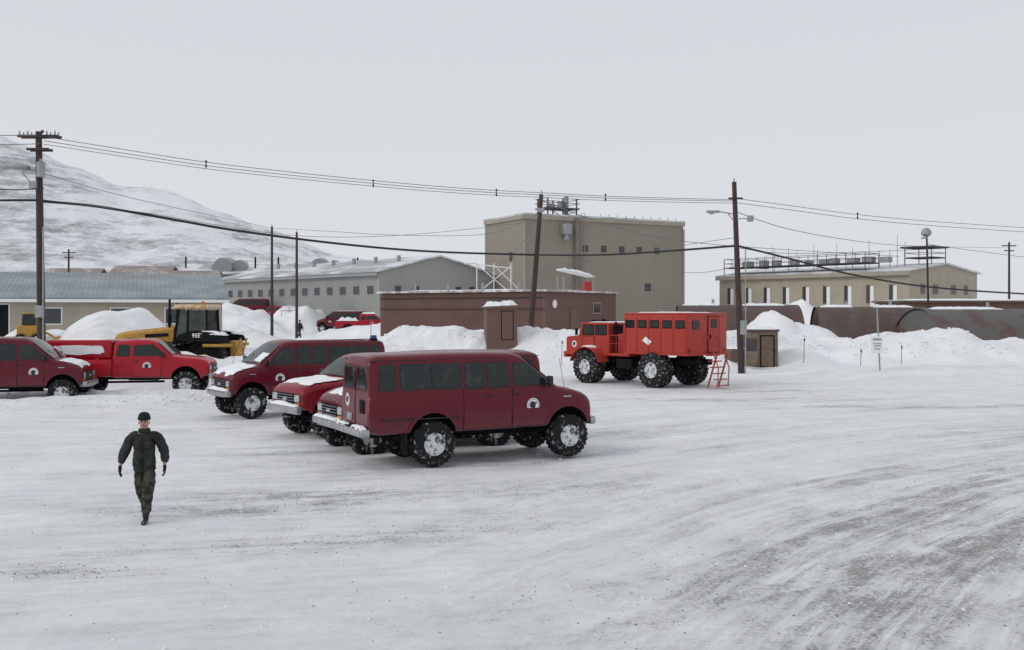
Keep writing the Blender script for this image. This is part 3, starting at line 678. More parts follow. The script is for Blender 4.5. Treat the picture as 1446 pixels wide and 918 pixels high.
# ------------------------------------------------------------------ big-tyred orange transporter
def build_transporter():
    root=empty('snow_transporter',(7.6,47.3,height(7.6,47.3)),R(132),label='orange red snow transporter truck with passenger box, huge tyres',cat='transport truck')
    P=M_ORANGE
    m=MB(); m.box((1.8,.45,1.18),(7.3,.14,.26)); m.box((1.8,-.45,1.18),(7.3,.14,.26))
    for x in (-1.5,-.4,1.2,2.6,4,5): m.box((x,0,1.18),(.14,.9,.2))
    m.cyl((0,-1.2,.78),(0,1.2,.78),.12); m.cyl((4.2,-1.2,.78),(4.2,1.2,.78),.12); m.sph((0,0,.78),.3);m.sph((4.2,0,.78),.3)
    m.cyl((0,0,.85),(4.2,0,.85),.07); m.box((2.1,.9,1.0),(1.0,.5,.45),0,None,.05); m.box((2.1,-.9,1.0),(1.0,.5,.45),0,None,.05)
    m.obj('chassis',[M_UNDER],root)
    for x in (0,4.2):
        for s in (1,-1): make_wheel(root,x,s*1.3,.80,.75,s,rr=.36)
    x0,x1=-1.95,1.75
    m=MB(); m.box(((x0+x1)/2,0,2.52),(x1-x0,3.0,1.86),0,None,.06,2)
    m.box(((x0+x1)/2,0,1.56),(x1-x0+.04,3.04,.10)); m.box(((x0+x1)/2,0,3.40),(x1-x0+.06,3.06,.07),0,None,.02)
    box=m.obj('passenger_box',P,root)
    for s in (1,-1):
        for k in range(6):
            m=MB(); m.box((x0+.06+.715*k,s*1.512,2.4),(.03,.03,1.66)); m.obj('box_rib',P,box,smooth=False)
        for k in range(5):
            xc=x0+.37+.74*k
            m=MB(); m.box((xc,s*1.515,2.92),(.46,.03,.30),0,None,.012); w=m.obj('window',M_GLASS,root)
            m=MB(); m.box((xc,s*1.508,2.92),(.53,.03,.37),0,None,.012); m.obj('frame',M_UNDER,w)
    m=MB(); m.box((x0-.02,-.45,2.45),(.05,.80,1.62),0,None,.015); d=m.obj('rear_door',P,root)
    m=MB(); m.box((x0-.055,-.45,2.95),(.03,.42,.40),0,None,.02); m.obj('window',M_GLASS,d)
    m=MB(); m.box((x0-.01,-.45,2.45),(.04,.86,1.68)); m.obj('door_seam',M_UNDER,d)
    m=MB(); m.box((x0-.07,-.15,2.35),(.06,.04,.2)); m.obj('handle',M_UNDER,d)
    m=MB(); m.box((x0-.025,.85,2.9),(.04,.5,.4),0,None,.015); m.obj('window',M_GLASS,root)
    for s in (1,-1):
        m=MB(); m.box((x0-.04,s*1.3,1.75),(.05,.16,.12),0,None,.01); m.obj('tail_light',M_TAIL,root)
    m=MB(); m.prism([(.05,1.518,2.12),(.42,1.518,2.34),(.62,1.518,2.16),(.25,1.518,1.94)],(0,.006,0)); m.obj('placard',M_WHITE,root,smooth=False)
    snow_slab(root,x0+.1,x1-.1,-1.4,1.4,lambda x,y:3.43,.05,'roof_snow',3)
    m=MB()
    for s in (-.40,.40):
        m.box((-2.32,-.3+s,.82),(.06,.06,1.66),0,Matrix.Rotation(R(-19),3,'Y'))
        m.cyl((-2.05,-.3+s,2.4),(-2.65,-.3+s,.95),.028,seg=8); m.cyl((-2.6,-.3+s,.10),(-2.65,-.3+s,.95),.028,seg=8)
    for k in range(6):
        t=k/5; m.box((-2.05-.52*t,-.3,1.5-1.35*t),(.2,.80,.05))
    m.obj('rear_steps',M_ORANGE,root)
    m=MB(); m.box((2.5,0,1.42),(1.5,2.3,.14),0,None,.02); m.box((2.35,.0,1.95),(.9,1.6,.95),0,None,.05,2); m.box((2.15,.85,2.1),(.3,.3,1.5),0,None,.04)
    m.obj('engine_deck',P,root)
    m=MB(); m.cyl((2.95,.75,1.5),(2.95,.75,3.0),.06); m.cyl((2.95,.75,2.1),(2.95,.75,2.7),.1); m.obj('exhaust_stack',M_UNDER,root)
    m=MB()
    prof=[(3.1,1.35),(3.1,2.92),(3.2,2.97),(4.85,2.97),(4.95,2.92),(5.1,2.32),(5.90,2.24),(5.98,2.16),(5.98,1.35)]
    m.prism([(x,-1.12,z) for x,z in prof],(0,2.24,0))
    cab=m.obj('cab',P,root,smooth=False)
    for s in (1,-1):
        for a,b in ((3.25,3.95),(4.1,4.8)):
            m=MB(); m.box(((a+b)/2,s*1.125,2.60),(b-a,.03,.44),0,None,.015); w=m.obj('window',M_GLASS,root)
            m=MB(); m.box(((a+b)/2,s*1.118,2.60),(b-a+.09,.03,.53),0,None,.015); m.obj('frame',M_UNDER,w)
        m=MB(); m.box((4.45,s*1.128,1.85),(.80,.03,.85),0,None,.01); d=m.obj('cab_door',P,root)
        m=MB(); m.box((4.45,s*1.120,1.85),(.85,.03,.9)); m.obj('door_seam',M_UNDER,d)
        emblem(root,lambda z:1.12,5.42,1.88,s,.17,.006)
        m=MB()
        for k in range(10):
            a0=R(15)+R(150)*k/10;a1=R(15)+R(150)*(k+1)/10
            m.prism([(4.2+.98*math.cos(a0),s*.95,.8+.95*math.sin(a0)),(4.2+.98*math.cos(a1),s*.95,.8+.95*math.sin(a1)),(4.2+1.02*math.cos(a1),s*.95,.8+.99*math.sin(a1)),(4.2+1.02*math.cos(a0),s*.95,.8+.99*math.sin(a0))],(0,s*.75,0))
        m.obj('fender',P,root)
        snow_slab(root,3.85,4.55,s*1.32-.30,s*1.32+.30,lambda x,y:.8+.99*math.sqrt(max(0,1-((x-4.2)/1.02)**2)),.05,'fender_snow',s)
        m=MB(); m.box((6.0,s*.8,1.75),(.06,.25,.2),0,None,.02); m.obj('headlight',M_LENS,root)
        m=MB(); m.box((5.05,s*1.35,2.5),(.06,.18,.34),0,None,.02); m.cyl((5.05,s*1.1,2.6),(5.05,s*1.3,2.55),.015); m.obj('mirror',M_UNDER,root)
        m=MB()
        for x in (1.85,2.6,3.05): m.cyl((x,s*1.12,1.45),(x,s*1.12,2.35),.02,seg=8)
        m.cyl((1.85,s*1.12,2.35),(3.05,s*1.12,2.35),.02,seg=8); m.cyl((1.85,s*1.12,1.95),(3.05,s*1.12,1.95),.016,seg=8)
        m.obj('deck_railing',P,root)
    m=MB(); m.box((5.04,0,2.64),(.03,1.9,.48),0,Matrix.Rotation(R(-14.0),3,'Y'),.01); m.obj('windscreen',M_GLASS,root)
    m=MB(); m.box((3.07,0,2.6),(.05,1.6,.5),0,None,.01); m.obj('rear_window',M_GLASS,root)
    m=MB(); m.box((4.7,.0,3.03),(.12,1.2,.1)); m.cyl((4.0,.5,2.98),(4.0,.5,3.15),.08); m.obj('roof_lamp',M_UNDER,root)
    m=MB(); m.box((6.08,0,1.35),(.2,2.3,.3),0,None,.03); m.obj('front_bumper',P,root)
    snow_slab(root,3.2,4.8,-1,1,lambda x,y:2.97,.03,'cab_snow',3)
build_transporter()

# ------------------------------------------------------------------ yellow tracked tractor
def build_tractor():
    root=empty('tracked_tractor',(-15.6,47.6,.34),R(174),label='yellow and black rubber tracked tractor behind a snow bank',cat='tractor')
    for s in (1,-1):
        y=s*1.0
        w=.62
        rear=(-1.6,.95,.93);front=(2.1,.62,.60)
        loop=[]
        for k in range(15): a=R(90)+R(180)*k/14; loop.append((rear[0]+rear[2]*math.cos(a),rear[1]+rear[2]*math.sin(a)))
        for k in range(15): a=R(-90)+R(180)*k/14; loop.append((front[0]+front[2]*math.cos(a),front[1]+front[2]*math.sin(a)))
        n=len(loop); cx=sum(p[0] for p in loop)/n; cz=.8
        P=[];F=[]
        for x,z in loop:
            v=Vector((x-cx,z-cz)); q=v*(1-.06/v.length*1.0)
            P+= [(x,y-w/2,z),(x,y+w/2,z),(cx+q.x,y+w/2,cz+q.y),(cx+q.x,y-w/2,cz+q.y)]
        for k in range(n):
            k2=(k+1)%n
            for j in range(4): F.append((k*4+j,k*4+(j+1)%4,k2*4+(j+1)%4,k2*4+j))
        m=MB(); m.poly(P,F)
        for k in range(n):
            x0,z0=loop[k];x1,z1=loop[(k+1)%n]; L=math.hypot(x1-x0,z1-z0); c=max(1,int(L/.22))
            for i in range(c):
                t=(i+.5)/c; ang=math.atan2(z1-z0,x1-x0); m.box((x0+(x1-x0)*t,y,z0+(z1-z0)*t),(.08,w,.09),0,Matrix.Rotation(-ang,3,'Y'))
        m.obj('track',M_TYRE,root)
        m=MB()
        m.lathe([(.001,-.2),(.3,-.2),(.8,-.24),(.86,-.25),(.86,.25),(.8,.24),(.72,.14),(.3,.1),(.28,.22),(.001,.22)],30,0,'Y',(rear[0],y,rear[1]))
        m.lathe([(.001,s*.1),(.25,s*.23),(.22,s*.26),(.001,s*.27)],20,1,'Y',(rear[0],y,rear[1]))
        m.obj('drive_wheel',[M_UNDER,M_YEL],root)
        m=MB(); m.lathe([(.001,-.2),(.53,-.25),(.53,.25),(.47,.24),(.40,.12),(.001,.14)],26,0,'Y',(front[0],y,front[1])); m.obj('idler_wheel',[M_UNDER],root)
        for k in range(4):
            m=MB(); m.lathe([(.001,-.2),(.24,-.22),(.24,.22),(.001,.2)],18,0,'Y',(-.5+.55*k,y,.32)); m.obj('road_wheel',M_UNDER,root)
    st=[(3.15,1.35,1.98,.40),(3.08,1.3,2.12,.46),(2.6,1.2,2.24,.5),(.4,1.15,2.48,.54),(.2,1.15,2.5,.54)]
    rings=[]
    for x,zb,zt,w in st: rings.append([(x,-w,zb),(x,-w,zt-.16),(x,-w+.14,zt-.02),(x,0,zt),(x,w-.14,zt-.02),(x,w,zt-.16),(x,w,zb)])
    m=MB(); m.loft(rings); m.obj('hood',M_YEL,root)
    for s in (1,-1):
        m=MB(); m.prism([(.45,s*.548,1.2),(.45,s*.548,1.60),(2.9,s*.515,1.55),(2.9,s*.515,1.25)],(0,s*.012,0)); m.obj('hood_side_grille',M_UNDER,root,smooth=False)
        m=MB(); m.prism([(.45,s*.55,2.00),(.45,s*.55,2.16),(1.6,s*.538,2.09),(1.6,s*.538,1.94)],(0,s*.010,0)); m.obj('hood_stripe',M_UNDER,root,smooth=False)
        text_obj('lettering','CAT',.28,M_UNDER,root,(2.2,s*.545,1.80),(R(90),0,R(180) if s>0 else 0))
    m=MB(); m.box((3.17,0,1.7),(.06,.6,.55),0,None,.02); m.obj('front_grille',M_UNDER,root)
    m=MB(); m.box((3.3,0,1.1),(.5,.9,.35),0,None,.05); m.obj('front_weight',M_UNDER,root)
    m=MB()
    m.box((-.70,0,1.55),(1.8,1.5,.5),0,None,.05)
    for x,xt in ((-1.5,-1.45),(-.55,-.55),(.1,-.1)):
        for s in (1,-1): m.cyl((x,s*.74,1.75),(xt,s*.66,3.25),.045,seg=8)
    for s in (1,-1): m.cyl((-1.5,s*.74,1.78),(.1,s*.74,1.78),.04,seg=8)
    m.obj('cab_frame',M_UNDER,root)
    m=MB(); m.loft([[(-1.47,-.71,1.8),(.07,-.71,1.8),(.07,.71,1.8),(-1.47,.71,1.8)],[(-1.42,-.64,3.22),(-.12,-.64,3.22),(-.12,.64,3.22),(-1.42,.64,3.22)]])
    m.obj('cab_glass',mat('greenish_glass',(.02,.03,.028),.08,0,(.06,.08,.075),1.5,.42,.6),root,smooth=False)
    m=MB(); m.box((-.75,0,3.38),(1.7,1.55,.22),0,None,.08,3); m.obj('cab_roof',mat('cab_roof_orange',(.52,.30,.12),.5,0,(.70,.58,.44),3,.4,.65),root)
    for s in (1,-1):
        for x in (.15,-1.6):
            m=MB(); m.box((x,s*.55,3.3),(.08,.2,.12),0,None,.02); m.obj('work_light',M_LENS,root)
    for yy,tp in ((.42,3.75),(-.42,3.55)):
        m=MB(); m.cyl((.45,yy,2.4),(.45,yy,tp),.055); m.cyl((.45,yy,2.5),(.45,yy,3.0),.085); m.obj('exhaust_stack',M_UNDER,root)
    m=MB(); m.cyl((-1.0,0,3.45),(-1.0,0,3.64),.07); m.obj('beacon',M_AMBER,root)
    for s in (1,-1):
        m=MB(); m.prism([(-2.6,s*.75,1.75),(-2.5,s*.75,2.0),(-2.0,s*.75,2.2),(-1.0,s*.75,2.28),(-.4,s*.75,2.1),(-.2,s*.75,1.8)],(0,s*.6,0)); m.obj('rear_fender',M_UNDER,root,smooth=False)
        text_obj('lettering','95E',.26,M_WHITE,root,(-1.25,s*1.365,2.05),(R(90),0,R(180) if s>0 else 0))
        m=MB(); m.box((.6,s*1.0,1.72),(2.6,.5,.05),0,None,.01); m.obj('track_guard',M_UNDER,root)
        m=MB(); m.box((-2.15,s*1.05,1.60),(1.2,.62,.14),0,None,.02); m.obj('fender_edge',M_YEL,root)
        snow_slab(root,-2.6,-1.3,s*1.05-.3,s*1.05+.3,lambda x,y:2.08+.1*(x+2.5)/1.5,.12,'fender_snow',s)
    m=MB(); m.cyl((-2.6,0,1.1),(-3.1,0,1.0),.08); m.box((-2.65,0,1.4),(.3,1.0,.8),0,None,.05); m.cyl((-2.8,.4,1.2),(-3.0,.4,1.9),.04);m.cyl((-2.8,-.4,1.2),(-3.0,-.4,1.9),.04)
    m.obj('rear_hitch',M_YEL,root)
build_tractor()

# ------------------------------------------------------------------ buildings
def gable(name,loc,rot,W,D,eave,ridge,wallm,wallm2,roofm,axis='y',over=.5,th=.18,**kw):
    root=empty(name,loc,rot,**kw)
    zb=-3
    if axis=='y':
        prof=[(0,zb),(W,zb),(W,eave),(W/2,ridge),(0,eave)]
        for y0 in (0,D-.3):
            m=MB(); m.prism([(x,y0,z) for x,z in prof],(0,.3,0)); m.obj('gable_wall',wallm,root,smooth=False)
        for x0 in (.15,W-.15):
            m=MB(); m.box((x0,D/2,(eave+zb)/2-.02),(.3-.006,D-.6,eave-zb-.04)); m.obj('side_wall',wallm2,root,smooth=False)
        sl=(ridge-eave)/(W/2); m=MB(); za=eave-sl*over+.02
        m.prism([(-over,-over,za),(W/2,-over,ridge+.02),(W+over,-over,za),(W+over,-over,za+th),(W/2,-over,ridge+.02+th),(-over,-over,za+th)],(0,D+2*over,0))
        m.obj('roof',roofm,root,smooth=False)
    else:
        prof=[(0,zb),(D,zb),(D,eave),(D/2,ridge),(0,eave)]
        for x0 in (0,W-.3):
            m=MB(); m.prism([(x0,y,z) for y,z in prof],(.3,0,0)); m.obj('gable_wall',wallm2,root,smooth=False)
        for y0 in (.15,D-.15):
            m=MB(); m.box((W/2,y0,(eave+zb)/2-.02),(W-.6,.3-.006,eave-zb-.04)); m.obj('side_wall',wallm,root,smooth=False)
        sl=(ridge-eave)/(D/2); m=MB(); za=eave-sl*over+.02
        m.prism([(-over,-over,za),(-over,D/2,ridge+.02),(-over,D+over,za),(-over,D+over,za+th),(-over,D/2,ridge+.02+th),(-over,-over,za+th)],(W+2*over,0,0))
        m.obj('roof',roofm,root,smooth=False)
    return root
def bwin(root,face,u,z,w,h,mtl=None,fr=None,name='window',fw=.08):
    mtl=mtl or M_DARKWIN; fr=fr or M_TANTRIM
    def bx(m,ww,hh,o,t):
        if face=='front': m.box((u,-o,z),(ww,t,hh))
        elif face=='left': m.box((-o,u,z),(t,ww,hh))
    m=MB(); bx(m,w,h,.03,.06); o=m.obj(name,mtl,root,smooth=False)
    m=MB(); bx(m,w+2*fw,h+2*fw,.015,.05); m.obj('frame',fr,o,smooth=False)
    return o
def part(root,name,mtl,c,d,**k):
    m=MB(); m.box(c,d,0,None,k.get('bev',0)); return m.obj(name,mtl,root,smooth=False)

root=empty('tall_building',(1.44,120,0),R(28),label='tall windowless tan metal clad block with rooftop platform',cat='building')
L,W,H=23.7,10.5,15.1
part(root,'front_wall',M_TAN,(L/2,.15,H/2-1.5),(L-.01,.3,H+3)); part(root,'back_wall',M_TAN,(L/2,W-.15,H/2-1.5),(L-.01,.3,H+3))
part(root,'side_wall',M_TANY,(.15,W/2,H/2-1.5),(.3,W-.62,H+3)); part(root,'side_wall',M_TANY,(L-.15,W/2,H/2-1.5),(.3,W-.62,H+3))
part(root,'roof',M_ROOFG,(L/2,W/2,H+.1),(L+.3,W+.3,.2))
part(root,'fascia',M_TANTRIM,(L/2,-.1,H-.25),(L+.3,.2,.5)); part(root,'fascia',M_TANTRIM,(-.1,W/2,H-.25),(.2,W-.1,.5)); part(root,'corner_trim',M_TANTRIM,(.05,-.06,H/2-1.8),(.25,.2,H+1.8)); part(root,'corner_trim',M_TANTRIM,(L-.02,-.06,H/2-1.8),(.25,.2,H+1.8))
for k in range(5): bwin(root,'front',8.6+2.7*k,11.3,.85,.85)
bwin(root,'front',18.0,6.6,1.0,1.0); bwin(root,'left',3.2,9.0,1.2,3.8,M_TANTRIM,M_TANTRIM,'door'); bwin(root,'left',3.2,10.2,.9,1.2)
part(root,'duct',mat('duct_brown',(.24,.195,.165),.7,0,(.18,.145,.12),1,.4,.6),(7.2,-.25,7.5),(.55,.4,15))
m=MB(); m.box((5.6,-.5,13.5),(1.1,1.0,1.3),0,None,.1); m.cyl((5.6,-.5,12.9),(5.6,-.5,12.2),.3); m.obj('vent_hood',M_STEEL,root)
m=MB()
for s in (0,.45): m.cyl((7.9+s,-.3,0),(7.9+s,-.3,15.6),.04,seg=6)
for k in range(40): m.cyl((7.9,-.3,.4*k),(8.35,-.3,.4*k),.025,seg=5)
m.obj('ladder',M_STEEL,root)
m=MB(); z0=H+.2
for x in (5,7.2,9.2):
    for y in (3,5.5): m.cyl((x,y,z0),(x,y,z0+2.4),.1,seg=8)
m.box((7.1,4.2,z0+1.15),(4.8,3,.15)); 
for z in (z0+1.8,z0+2.35):
    m.box((7.1,2.75,z),(4.8,.07,.07)); m.box((7.1,5.7,z),(4.8,.07,.07)); m.box((4.72,4.2,z),(.07,3,.07)); m.box((9.5,4.2,z),(.07,3,.07))
m.cyl((4.9,2.8,z0+1.1),(7.1,2.8,z0),.05);m.cyl((9.4,2.8,z0+1.1),(7.1,2.8,z0),.05)
m.obj('rooftop_platform',mat('dark_steel',(.10,.085,.08),.7),root)
m=MB(); m.cyl((7.6,4.2,z0+1.2),(7.6,4.2,z0+2.1),.45); m.box((6,4,z0+1.5),(.8,.8,.5)); m.obj('rooftop_fan',M_STEEL,root)
m=MB(); m.cyl((8.4,4.2,z0),(8.4,4.2,z0+2.8),.3,seg=16); m.obj('chimney',M_STEEL,root)
for k in range(10):
    m=MB(); m.cyl((11+1.3*k,.3,z0),(11+1.3*k,.3,z0+.35),.05,seg=6); m.obj('roof_vent',M_TANTRIM,root)

root=gable('long_building',(-15.2,115,0),R(41.3),17,41,8.1,10.1,M_GREY,M_GREYY,M_ROOFG,'y',over=.4,label='long grey metal building with low gable roof and window row',cat='building')
for k in range(13): bwin(root,'left',1.8+3.0*k,6.0,1.25,.95,fr=M_STEEL)
for u in (2.6,5.2,11.5,13.6): bwin(root,'front',u,6.0,.8,1.0,fr=M_STEEL)
part(root,'eave_gutter',M_STEEL,(-.47,20.5,7.80),(.12,41.6,.3))
for k in range(7):
    m=MB(); m.cyl((5.5,4+5*k,9.2),(5.5,4+5*k,10.3),.25,seg=10); m.obj('roof_vent',M_STEEL,root)
root=gable('warehouse',(-60,172,0),R(6),37,20,10.0,12.0,M_GREY,M_GREYY,M_ROOFG,'x',label='grey warehouse roof rising behind the long building',cat='building')
for u in (10,26.5):
    m=MB(); m.cyl((u,1,11.2),(u,7,11.6),1.6,seg=20); m.cyl((u+2.6,2.2,11.4),(u+2.6,6,11.6),1.1,seg=16); m.box((u-1.8,4,11),(.8,2,1.4)); m.obj('ventilator',M_STEEL,root)
for u in (3,15,19,33):
    m=MB(); m.cyl((u,5,10.5),(u,5,13.2),.15,seg=8); m.obj('roof_vent',M_UNDER,root)
root=gable('low_building',(-35.0,65.2,0),R(20),15.6,16,4.35,6.2,M_CREAM,M_CREAM,M_ROOFB,'x',over=.45,label='low cream walled building with blue grey gable roof',cat='building')
for u in (4.6,9.0,12.5): bwin(root,'front',u,3.2,1.3,1.0,fr=M_WHITE)
bwin(root,'front',1.6,2.9,1.0,2.1,M_UNDER,M_WHITE,'door')
part(root,'fascia',M_WHITE,(7.8,-.50,4.22),(16.5,.08,.2))
for (px,d,w,e,r_) in ((-66,165,9,9.5,11),(-77,165,8,8.6,10.6),(-55,150,10,7.8,9.6)):
    gable('shed',(px,d,0),R(3),w,8,e,r_,M_BROWNX,M_BROWN,mat('brown_roof',(.27,.23,.21),.8,0,(.4,.38,.37),.5,.5,.6),'x',label='small brown shed with snow dusted gable roof',cat='shed',group='sheds below the hill')
root=empty('flat_roofed_building',(2.58,78,0),R(57.3),label='low flat roofed rust brown building behind snow bank',cat='building')
L,W,H=12.1,16.6,5.05
part(root,'end_wall',M_BROWNX,(L/2,.15,1),(L-.01,.3,8.1)); part(root,'end_wall',M_BROWNX,(L/2,W-.15,1),(L-.01,.3,8.1))
part(root,'side_wall',M_BROWN,(.15,W/2,.98),(.3,W-.62,8.1)); part(root,'side_wall',M_BROWN,(L-.15,W/2,.98),(.3,W-.62,8.1))
part(root,'roof',mat('roof_edge',(.36,.30,.27),.8,0,(.68,.69,.72),1.5,.45,.6),(L/2,W/2,H+.09),(L+.5,W+.5,.16))
part(root,'conduit',M_BLACK,(-.04,W/2,4.6),(.06,W,.07)); part(root,'conduit',M_BLACK,(-.04,W/2,3.7),(.06,W,.05))
m=MB(); m.cyl((1.4,-.01,4.1),(1.4,-.06,4.1),.33,seg=24); m.obj('round_sign',M_WHITE,root)
for u in (3,6.5,10,13.5): 
    m=MB(); m.cyl((.9,u,H+.1),(.9,u,H+.8),.1,seg=8); m.obj('roof_vent',M_STEEL,root)
bwin(root,'front',4.5,2.6,1.1,2.2,M_CRATE,M_BROWNX,'door')
bwin(root,'front',8.5,3.8,1.2,.8)
snow_slab(root,.2,L-.2,.2,W-.2,lambda x,y:H+.17,.10,'roof_snow',4)
root=empty('entry_shed',(-1.65,65.2,.4),R(6),label='small brown entry shed with snow capped roof',cat='shed')
part(root,'wall',M_BROWNX,(1.0,1.1,1.6),(2.0,2.2,3.4))
m=MB(); m.prism([(-.15,-.15,3.3),(2.15,-.15,3.42),(2.15,-.15,3.54),(-.15,-.15,3.42)],(0,2.5,0)); m.obj('roof',M_CRATE,root,smooth=False)
snow_slab(root,-.1,2.1,-.1,2.3,lambda x,y:3.43+.05*x,.24,'roof_snow',4)
bwin(root,'front',1.35,2.2,.7,1.8,M_BROWN,M_UNDER,'door',.04)
root=empty('canopy',(4.4,86.5,0),R(20),label='snow covered white canopy on posts behind brown building',cat='canopy')
m=MB(); m.prism([(0,0,7.1),(3.0,0,6.5),(3.0,0,6.6),(0,0,7.2)],(0,1.6,0)); m.obj('roof',M_WHITE,root,smooth=False)
for x in (.1,2.9): 
    for y in (.1,1.5):
        m=MB(); m.cyl((x,y,0),(x,y,6.5),.06,seg=6); m.obj('post',M_STEEL,root)
snow_slab(root,0,3,0,1.6,lambda x,y:7.2-.2*x,.15,'roof_snow',4)
root=empty('fuel_cabinet',(6.4,85.6,5.1),R(20),label='small red cabinet on the brown roof',cat='cabinet')
m=MB(); m.box((0,0,.45),(.7,.5,1.0),0,None,.05); m.obj('cabinet_body',M_REDF,root)
part(root,'door',M_REDF,(0,-.26,.45),(.5,.02,.7))
root=empty('pipe_frame',(-3.5,100,0),0,label='white steel pipe frame beside tall tan block',cat='frame')
m=MB()
for x in (0,1.7,3.4): m.cyl((x,0,0),(x,0,8.3),.06,seg=6)
m.cyl((0,0,8.2),(3.4,0,7.8),.06,seg=6); m.cyl((0,0,5.3),(3.4,0,8),.05,seg=6); m.cyl((3.4,0,5.3),(0,0,8.2),.05,seg=6); m.cyl((1.7,0,8.1),(4.4,0,5.5),.05,seg=6); m.cyl((-1.2,0,8.3),(0,0,8.3),.1); m.obj('pipe',M_WHITE,root)

root=gable('dormitory_building',(46.7,118,0),R(39.7),16.7,28,8.3,9.3,M_CREAM,M_CREAM,mat('snowy_flat_roof',(.42,.43,.44),.7,0,(.72,.73,.76),.4,.42,.62),'y',over=.4,label='tan building with tall narrow windows and cluttered roof',cat='building')
for k in range(9):
    u=1.8+3.0*k
    part(root,'wall_panel',M_WHITE,(-.04,u,5.0),(.08,.45,3.2))
    bwin(root,'left',u+.55,5.6,.45,2.2,fr=M_TANTRIM)
for u,w in ((3,1.0),(6,1.2),(10.5,1.2),(13.7,1.0)): bwin(root,'front',u,6.2,w,1.1)
part(root,'fascia',M_TANTRIM,(-.46,14,8.05),(.12,28.6,.5))
dk=mat('dark_rail',(.05,.045,.045),.8)
def railbox(x0,x1,y0,y1,z,h,st=2):
    for x in (x0,x1):
        for y in (y0,y1): m.cyl((x,y,z-2),(x,y,z+h),.06,seg=6)
    k=int((y1-y0)/st)
    for i in range(k+1): m.cyl((x0,y0+(y1-y0)*i/max(k,1),z),(x0,y0+(y1-y0)*i/max(k,1),z+h),.04,seg=5)
    for q in (z+h*.5,z+h):
        m.box((x0,(y0+y1)/2,q),(.06,y1-y0,.06)); m.box((x1,(y0+y1)/2,q),(.06,y1-y0,.06)); m.box(((x0+x1)/2,y0,q),(x1-x0,.06,.06)); m.box(((x0+x1)/2,y1,q),(x1-x0,.06,.06))
    m.box(((x0+x1)/2,(y0+y1)/2,z),(x1-x0,y1-y0,.15))
m=MB(); railbox(.4,3.5,6,27.5,9.5,1.2,1.3); m.obj('rooftop_railing',dk,root)
m=MB(); railbox(7,10.5,1,4.5,10.2,1.2)
m.box((8.7,2.8,11.5),(4.2,4.2,.2)); m.obj('rooftop_platform',dk,root)
for k in range(16):
    m=MB(); y=2+1.6*k; xx=2.5+random.random()*4; m.cyl((xx,y,8.6),(xx,y,11.0+random.random()*2.0),.05,.03,seg=5)
    if k%3==0: m.box((xx,y,11.0),(.6,.05,.05))
    m.obj('antenna_mast',M_STEEL,root)
for k in range(10):
    m=MB(); m.box((1.5+random.random()*3,5+2.2*k,9.9),(1,.6+random.random()*.8,.5+random.random()*.7)); m.obj('rooftop_unit',M_STEEL,root)

def quonset(loc,rot,Rr,Ln,mtl,label,endm=None,snow=True,sq=1.0):
    root=empty('quonset_hut',loc,rot,label=label,cat='hut',group='corrugated arched huts')
    N=20; pts=[(0,Rr*math.cos(math.pi*k/N),Rr*sq*math.sin(math.pi*k/N)) for k in range(N+1)]
    m=MB(); P=[];F=[]
    for x in (0,Ln):
        for p in pts: P.append((x,p[1],p[2]))
    for k in range(N): F.append((k,k+1,N+1+k+1,N+1+k))
    m.poly(P,F); m.obj('shell',mtl,root)
    e=endm or M_BROWN
    for x in (.15,Ln-.15):
        m=MB(); m.poly([(x,p[1]*.97,p[2]*.97) for p in pts],[list(range(N+1))]); m.obj('end_wall',e,root,smooth=False)
        part(root,'door',M_CRATE,(.1 if x<1 else Ln-.1,0,1.0),(.1,.9,2.0))
    for q in (.3,.7):
        m=MB(); m.cyl((Ln*q,0,Rr*sq-.1),(Ln*q,0,Rr*sq+.5),.12,seg=8); m.obj('roof_vent',M_STEEL,root)
    if snow:
        def zf(x,y): return math.sqrt(max(0,Rr*Rr-y*y))*sq+.02
        snow_slab(root,Ln*.05,Ln*.35,-.8,.9,zf,.12,'roof_snow',Rr); snow_slab(root,Ln*.55,Ln*.9,-.9,.5,zf,.1,'roof_snow',Rr+2)
    return root
quonset((14.8,90,.4),R(-6),4.3,10.5,M_HUT,'brown corrugated arched hut behind snow bank',sq=.86)
quonset((26.5,88,.4),R(-10),4.2,9.0,M_HUT,'brown corrugated arched hut with flat end wall',M_HUT,sq=.84)
quonset((32.2,80,.2),R(6),4.3,20,M_HUTG,'grey corrugated arched hut with rust patches',M_HUTG,sq=.82)
root=empty('storage_shed',(38,98,.4),R(4),label='long low brown flat fronted storage shed',cat='shed')
part(root,'wall',M_BROWNX,(9,3,1.9),(18,6,4.2)); part(root,'roof',M_CRATE,(9,3,4.1),(18.6,6.6,.18)); snow_slab(root,0,18,0,6,lambda x,y:4.19,.15,'roof_snow',4)

root=empty('wooden_hut',(13.9,61.2,height(14.5,61.2)-.2),R(-10),label='small tan plywood hut beside the street lamp pole',cat='hut')
part(root,'wall',M_PLY,(1.1,.9,1.15),(2.2,1.8,2.3)); part(root,'roof',M_HUT,(1.1,.9,2.36),(2.45,2.05,.12))
snow_slab(root,-.05,2.25,-.05,1.85,lambda x,y:2.42,.12,'roof_snow',2)
bwin(root,'front',.6,1.5,.55,.6,fr=M_HUT); bwin(root,'front',1.6,1.1,.7,1.8,M_CRATE,M_UNDER,'door')
for q in (.02,1.1,2.18): part(root,'batten',M_CRATE,(q,-.03,1.2),(.09,.06,2.3))
root=empty('wooden_crate',(13.3,59.9,height(13.3,59.9)),R(14),label='weathered wooden crate at the foot of the lamp pole',cat='crate')
m=MB(); m.box((0,0,.4),(1.0,.8,.8),0,None,.02)
for q in (-.38,0,.38): m.box((q,-.42,.4),(.12,.04,.82)); 
